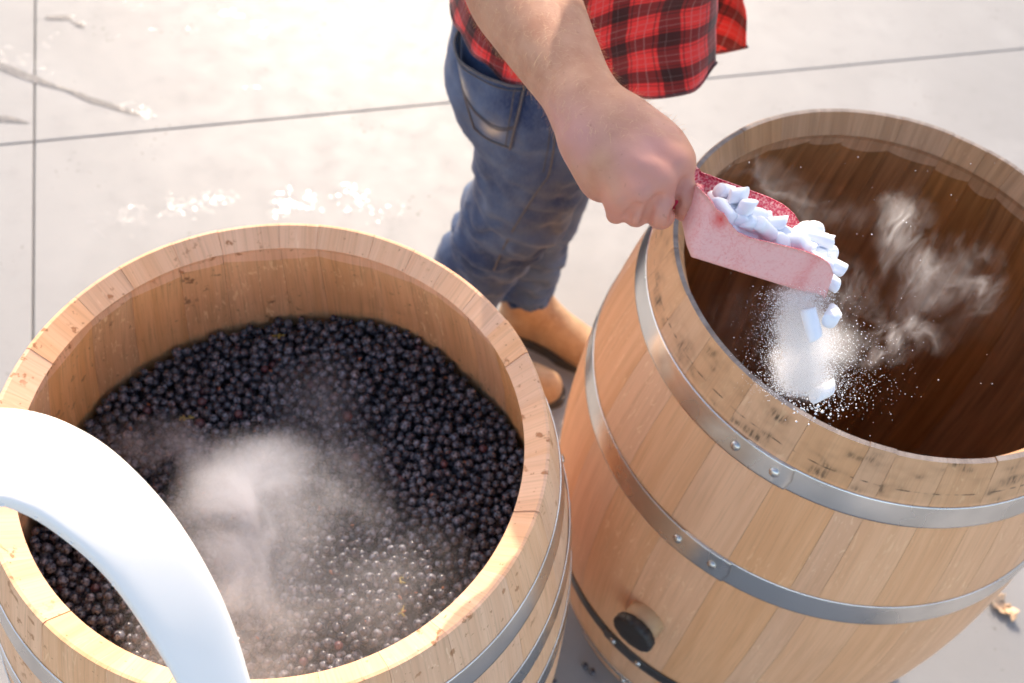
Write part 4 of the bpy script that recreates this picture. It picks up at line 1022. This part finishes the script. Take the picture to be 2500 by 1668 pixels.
# ------------------------------------------------------------------ white plastic arch reaching over the grape barrel
m = Mat('white_plastic'); n1 = m.noise(m.coord(), 7, 3, .5); n2 = m.noise(m.coord(), 90, 3, .6)
m.set(Base=m.mix(n1, (.88, .85, .80), (.82, .785, .74)), Rough=.38, SSS=.12); m.b.inputs['Subsurface Radius'].default_value = (.01, .009, .008); m.bump(n2, .05, .001); WHITE = m.m
ctr = [(-620, 1900, .66), (-560, 1560, .70), (-420, 1290, .74), (-210, 1135, .77), (0, 1112, .79), (130, 1150, .80), (243, 1230, .805), (352, 1345, .81), (450, 1500, .815), (522, 1660, .82), (575, 1850, .82), (600, 2080, .81)]
hw = [84, 100, 116, 128, 132, 122, 112, 101, 92, 78, 70, 66]
C3 = catmull([atd(*q) for q in ctr], 7); HW = np.interp(np.linspace(0, 11, len(C3)), range(12), [h*q[2]/FPX for h, q in zip(hw, ctr)])
end = C3[-1]; leg = catmull([C3[-1], np.array([-.05, .02, .72]), np.array([-.04, -.06, .35]), np.array([-.04, -.10, 0])], 5)[1:]
st0 = C3[0]; leg2 = catmull([np.array([-.52, -.22, 0]), np.array([-.52, -.16, .35]), np.array([-.50, -.06, .72]), st0], 5)[:-1]
PATH = np.concatenate([leg2, C3, leg]); HW = np.concatenate([np.full(len(leg2), HW[0]), HW, np.full(len(leg), HW[-1])])
T_ = np.gradient(PATH, axis=0); T_ /= np.linalg.norm(T_, axis=1)[:, None]; AV, prof = [], []
for a in np.linspace(0, 2*math.pi, 40, endpoint=False):
    c_, s_ = math.cos(a), math.sin(a); prof.append((np.sign(c_)*abs(c_)**.50, np.sign(s_)*abs(s_)**.34))
for p, t, h in zip(PATH, T_, HW):
    vw = CAM*[1, 1, .93]-p; nn = np.array([-.02, .20, .98]); nn = nn-t*(nn@t); nn /= np.linalg.norm(nn); bb = np.cross(t, nn)
    s_in = 1 if np.dot(bb, atd(0, 1640, .8)-p) > 0 else -1; fl = math.exp(-((proj(p)[0]-10)/110)**2) if proj(p)[1] < 1300 else 0
    for x, y in prof:
        d_ = smooth01((x*s_in-.42)/.16)*fl*.003; AV.append(p+bb*x*h+nn*(y*.009-(d_ if y > -.2 else 0)-.004*x*s_in))
n = 40; AF = [(i*n+j, (i+1)*n+j, (i+1)*n+(j+1) % n, i*n+(j+1) % n) for i in range(len(PATH)-1) for j in range(n)]+[tuple(range(n)), tuple((len(PATH)-1)*n+j for j in range(n-1, -1, -1))]
arch = obj('plastic_arch', mesh('plastic_arch', AV, AF, WHITE)); tag(arch, 'curved white plastic arch with rough moulded edges reaching over the grape barrel', 'plastic arch')
# moulding flash: small nicks along both edges
nk = []
gq = np.random.default_rng(4)
for sgn in (-1, 1):
    pts = [np.array(AV[i*n+(0 if sgn > 0 else n//2)]) for i in range(len(leg2), len(leg2)+len(C3))]
    for _ in range(16):
        i = gq.integers(2, len(pts)-2); v, f = I2; nk.append((v*np.array([.006, .0035, .003])*gq.uniform(.5, 1)@rotm(gq).T+pts[i]+(pts[i+1]-pts[i])*gq.random(), f))
v, f = join(nk); obj('moulding_flash', mesh('moulding_flash', v, f, WHITE), arch)

# ------------------------------------------------------------------ water, drops and litter on the concrete
def drop(V, F, c, r, h, n=10):
    o = len(V); V.append((c[0], c[1], .001+h))
    for k in (.45, .8, 1.0):
        for i in range(n):
            a = i*2*math.pi/n; V.append((c[0]+r*k*math.cos(a)*(1+.15*math.sin(2*a+c[0]*90)), c[1]+r*k*math.sin(a), .001+h*(1-k*k)))
    for i in range(n): F.append((o, o+1+i, o+1+(i+1) % n))
    for j in range(2):
        for i in range(n): F.append((o+1+j*n+i, o+1+(j+1)*n+i, o+1+(j+1)*n+(i+1) % n, o+1+j*n+(i+1) % n))
V, F = [], []; gd = np.random.default_rng(8)
def cluster(px, py, sx_, sy_, n_, r0, r1):
    for _ in range(max(1, int(n_*1.0))): drop(V, F, atz(px+gd.normal()*sx_, py+gd.normal()*sy_, 0), gd.uniform(r0, r1), gd.uniform(.085, .125)*r1*.8)
for c_ in ((0, 130, 14, 16, 12, .004, .010), (40, 160, 26, 14, 16, .004, .010), (90, 185, 22, 12, 12, .004, .009), (122, 212, 5, 5, 2, .004, .008), (300, 262, 16, 8, 8, .004, .008), (345, 272, 10, 7, 8, .005, .010), (362, 283, 12, 5, 8, .006, .011),
           (176, 46, 5, 4, 2, .006, .009), (200, 58, 5, 4, 2, .004, .008), (125, 85, 8, 5, 3, .006, .010), (110, 114, 5, 4, 2, .006, .010), (373, 77, 7, 5, 3, .005, .009), (560, 36, 16, 5, 9, .008, .014), (624, 76, 9, 12, 9, .008, .016), (598, 215, 11, 3, 3, .006, .010), (470, 75, 12, 8, 4, .003, .006), (330, 15, 12, 5, 3, .003, .006), (290, 82, 5, 5, 1, .004, .007),
           (305, 530, 28, 24, 26, .004, .011), (215, 540, 20, 20, 6, .003, .007), (420, 515, 22, 14, 16, .005, .012), (470, 505, 24, 12, 22, .006, .013), (510, 490, 12, 8, 8, .005, .011), (560, 485, 22, 8, 12, .004, .010), (415, 490, 10, 8, 4, .004, .008), (690, 520, 26, 16, 26, .006, .014), (745, 495, 20, 14, 14, .006, .013), (700, 472, 10, 8, 4, .004, .008), (860, 480, 22, 22, 20, .005, .012), (885, 505, 20, 12, 10, .005, .011), (780, 518, 8, 6, 3, .004, .008), (930, 520, 30, 14, 10, .003, .007)): cluster(*c_)
tag(obj('water_drops', mesh('water_drops', V, F, WATER)), 'clear water drops glinting on the pale concrete', 'water', kind='stuff')
def film(px, name, label, wob=0, close=True):
    P_ = catmull([atz(x, y, 0) for x, y in px+[px[0]]], 6)[:-1]; c = P_.mean(0); V = [(c[0], c[1], .0018)]+[(p[0], p[1], .0010) for p in P_]; n = len(P_)
    o = obj(name, mesh(name, V, [(0, 1+i, 1+(i+1) % n) for i in range(n)], FILM)); o['label'] = label; o['category'] = 'puddle'; return o
film([(-40, 138), (20, 158), (60, 176), (90, 186), (120, 203), (150, 212), (200, 228), (230, 242), (270, 252), (300, 265), (345, 277), (338, 283), (290, 272), (250, 259), (215, 250), (160, 224), (125, 215), (80, 202), (45, 190), (0, 172), (-40, 158)], 'puddle', 'long thin wet streak across the concrete at the left')
film([(112, 40), (165, 38), (175, 48), (150, 50), (112, 48)], 'puddle', 'small dark wet patch on the concrete above the long streak')
film([(168, 52), (200, 56), (205, 68), (190, 66)], 'puddle', 'tiny wet fleck right of the small dark wet patch')
film([(-30, 282), (20, 284), (50, 292), (70, 302), (30, 300), (-30, 296)], 'puddle', 'short wet streak beside the joint crossing')
# grapes dropped between the barrels and a dry leaf
for i, (px, py, lb) in enumerate(((1428, 1625, 'stray dark grape on the concrete between the barrels'), (1446, 1640, 'second stray grape touching the one between the barrels'), (1358, 1548, 'lone grape in shadow on the concrete near the grape barrel'), (1352, 1665, 'stray grape lying at the foot of the grape barrel'))):
    o = obj('grape', proto[i]); p = atz(px, py, .006); o.location = p; tag(o, lb, 'grape', 'grapes spilled on the concrete')
m = Mat('dry_leaf'); m.set(Base=m.mix(m.noise(m.coord(), 90, 3), (.72, .52, .36), (.50, .32, .19)), Rough=.7); LEAF = m.m
def leaf(px, py, L, sd, label):
    V = []; g = random.Random(sd); n = 9
    for i in range(n):
        t = i/(n-1); w = L*.30*math.sin(math.pi*min(1, t*1.02+.02))**.8*(1+.25*math.sin(t*17+sd)); cz = .010*math.sin(t*3+sd)**2
        V += [((t-.5)*L, -w, .003+cz+.010*g.random()), ((t-.5)*L, 0, .002+cz*.4), ((t-.5)*L, w, .003+cz+.012*g.random())]
    F = [q for i in range(n-1) for q in ((i*3, i*3+3, i*3+4, i*3+1), (i*3+1, i*3+4, i*3+5, i*3+2))]
    o = obj('dry_leaf', mesh('dry_leaf', V, F, LEAF)); o.location = atz(px, py, 0); o.rotation_euler = (0, 0, g.uniform(0, 6)); sm = o.modifiers.new('t', 'SOLIDIFY'); sm.thickness = .0008; tag(o, label, 'leaf', 'dry leaves on the concrete')
leaf(2435, 1478, .055, 1, 'curled tan leaf on the concrete right of the empty barrel'); leaf(2462, 1500, .035, 6, 'smaller crumpled leaf touching the curled tan leaf')
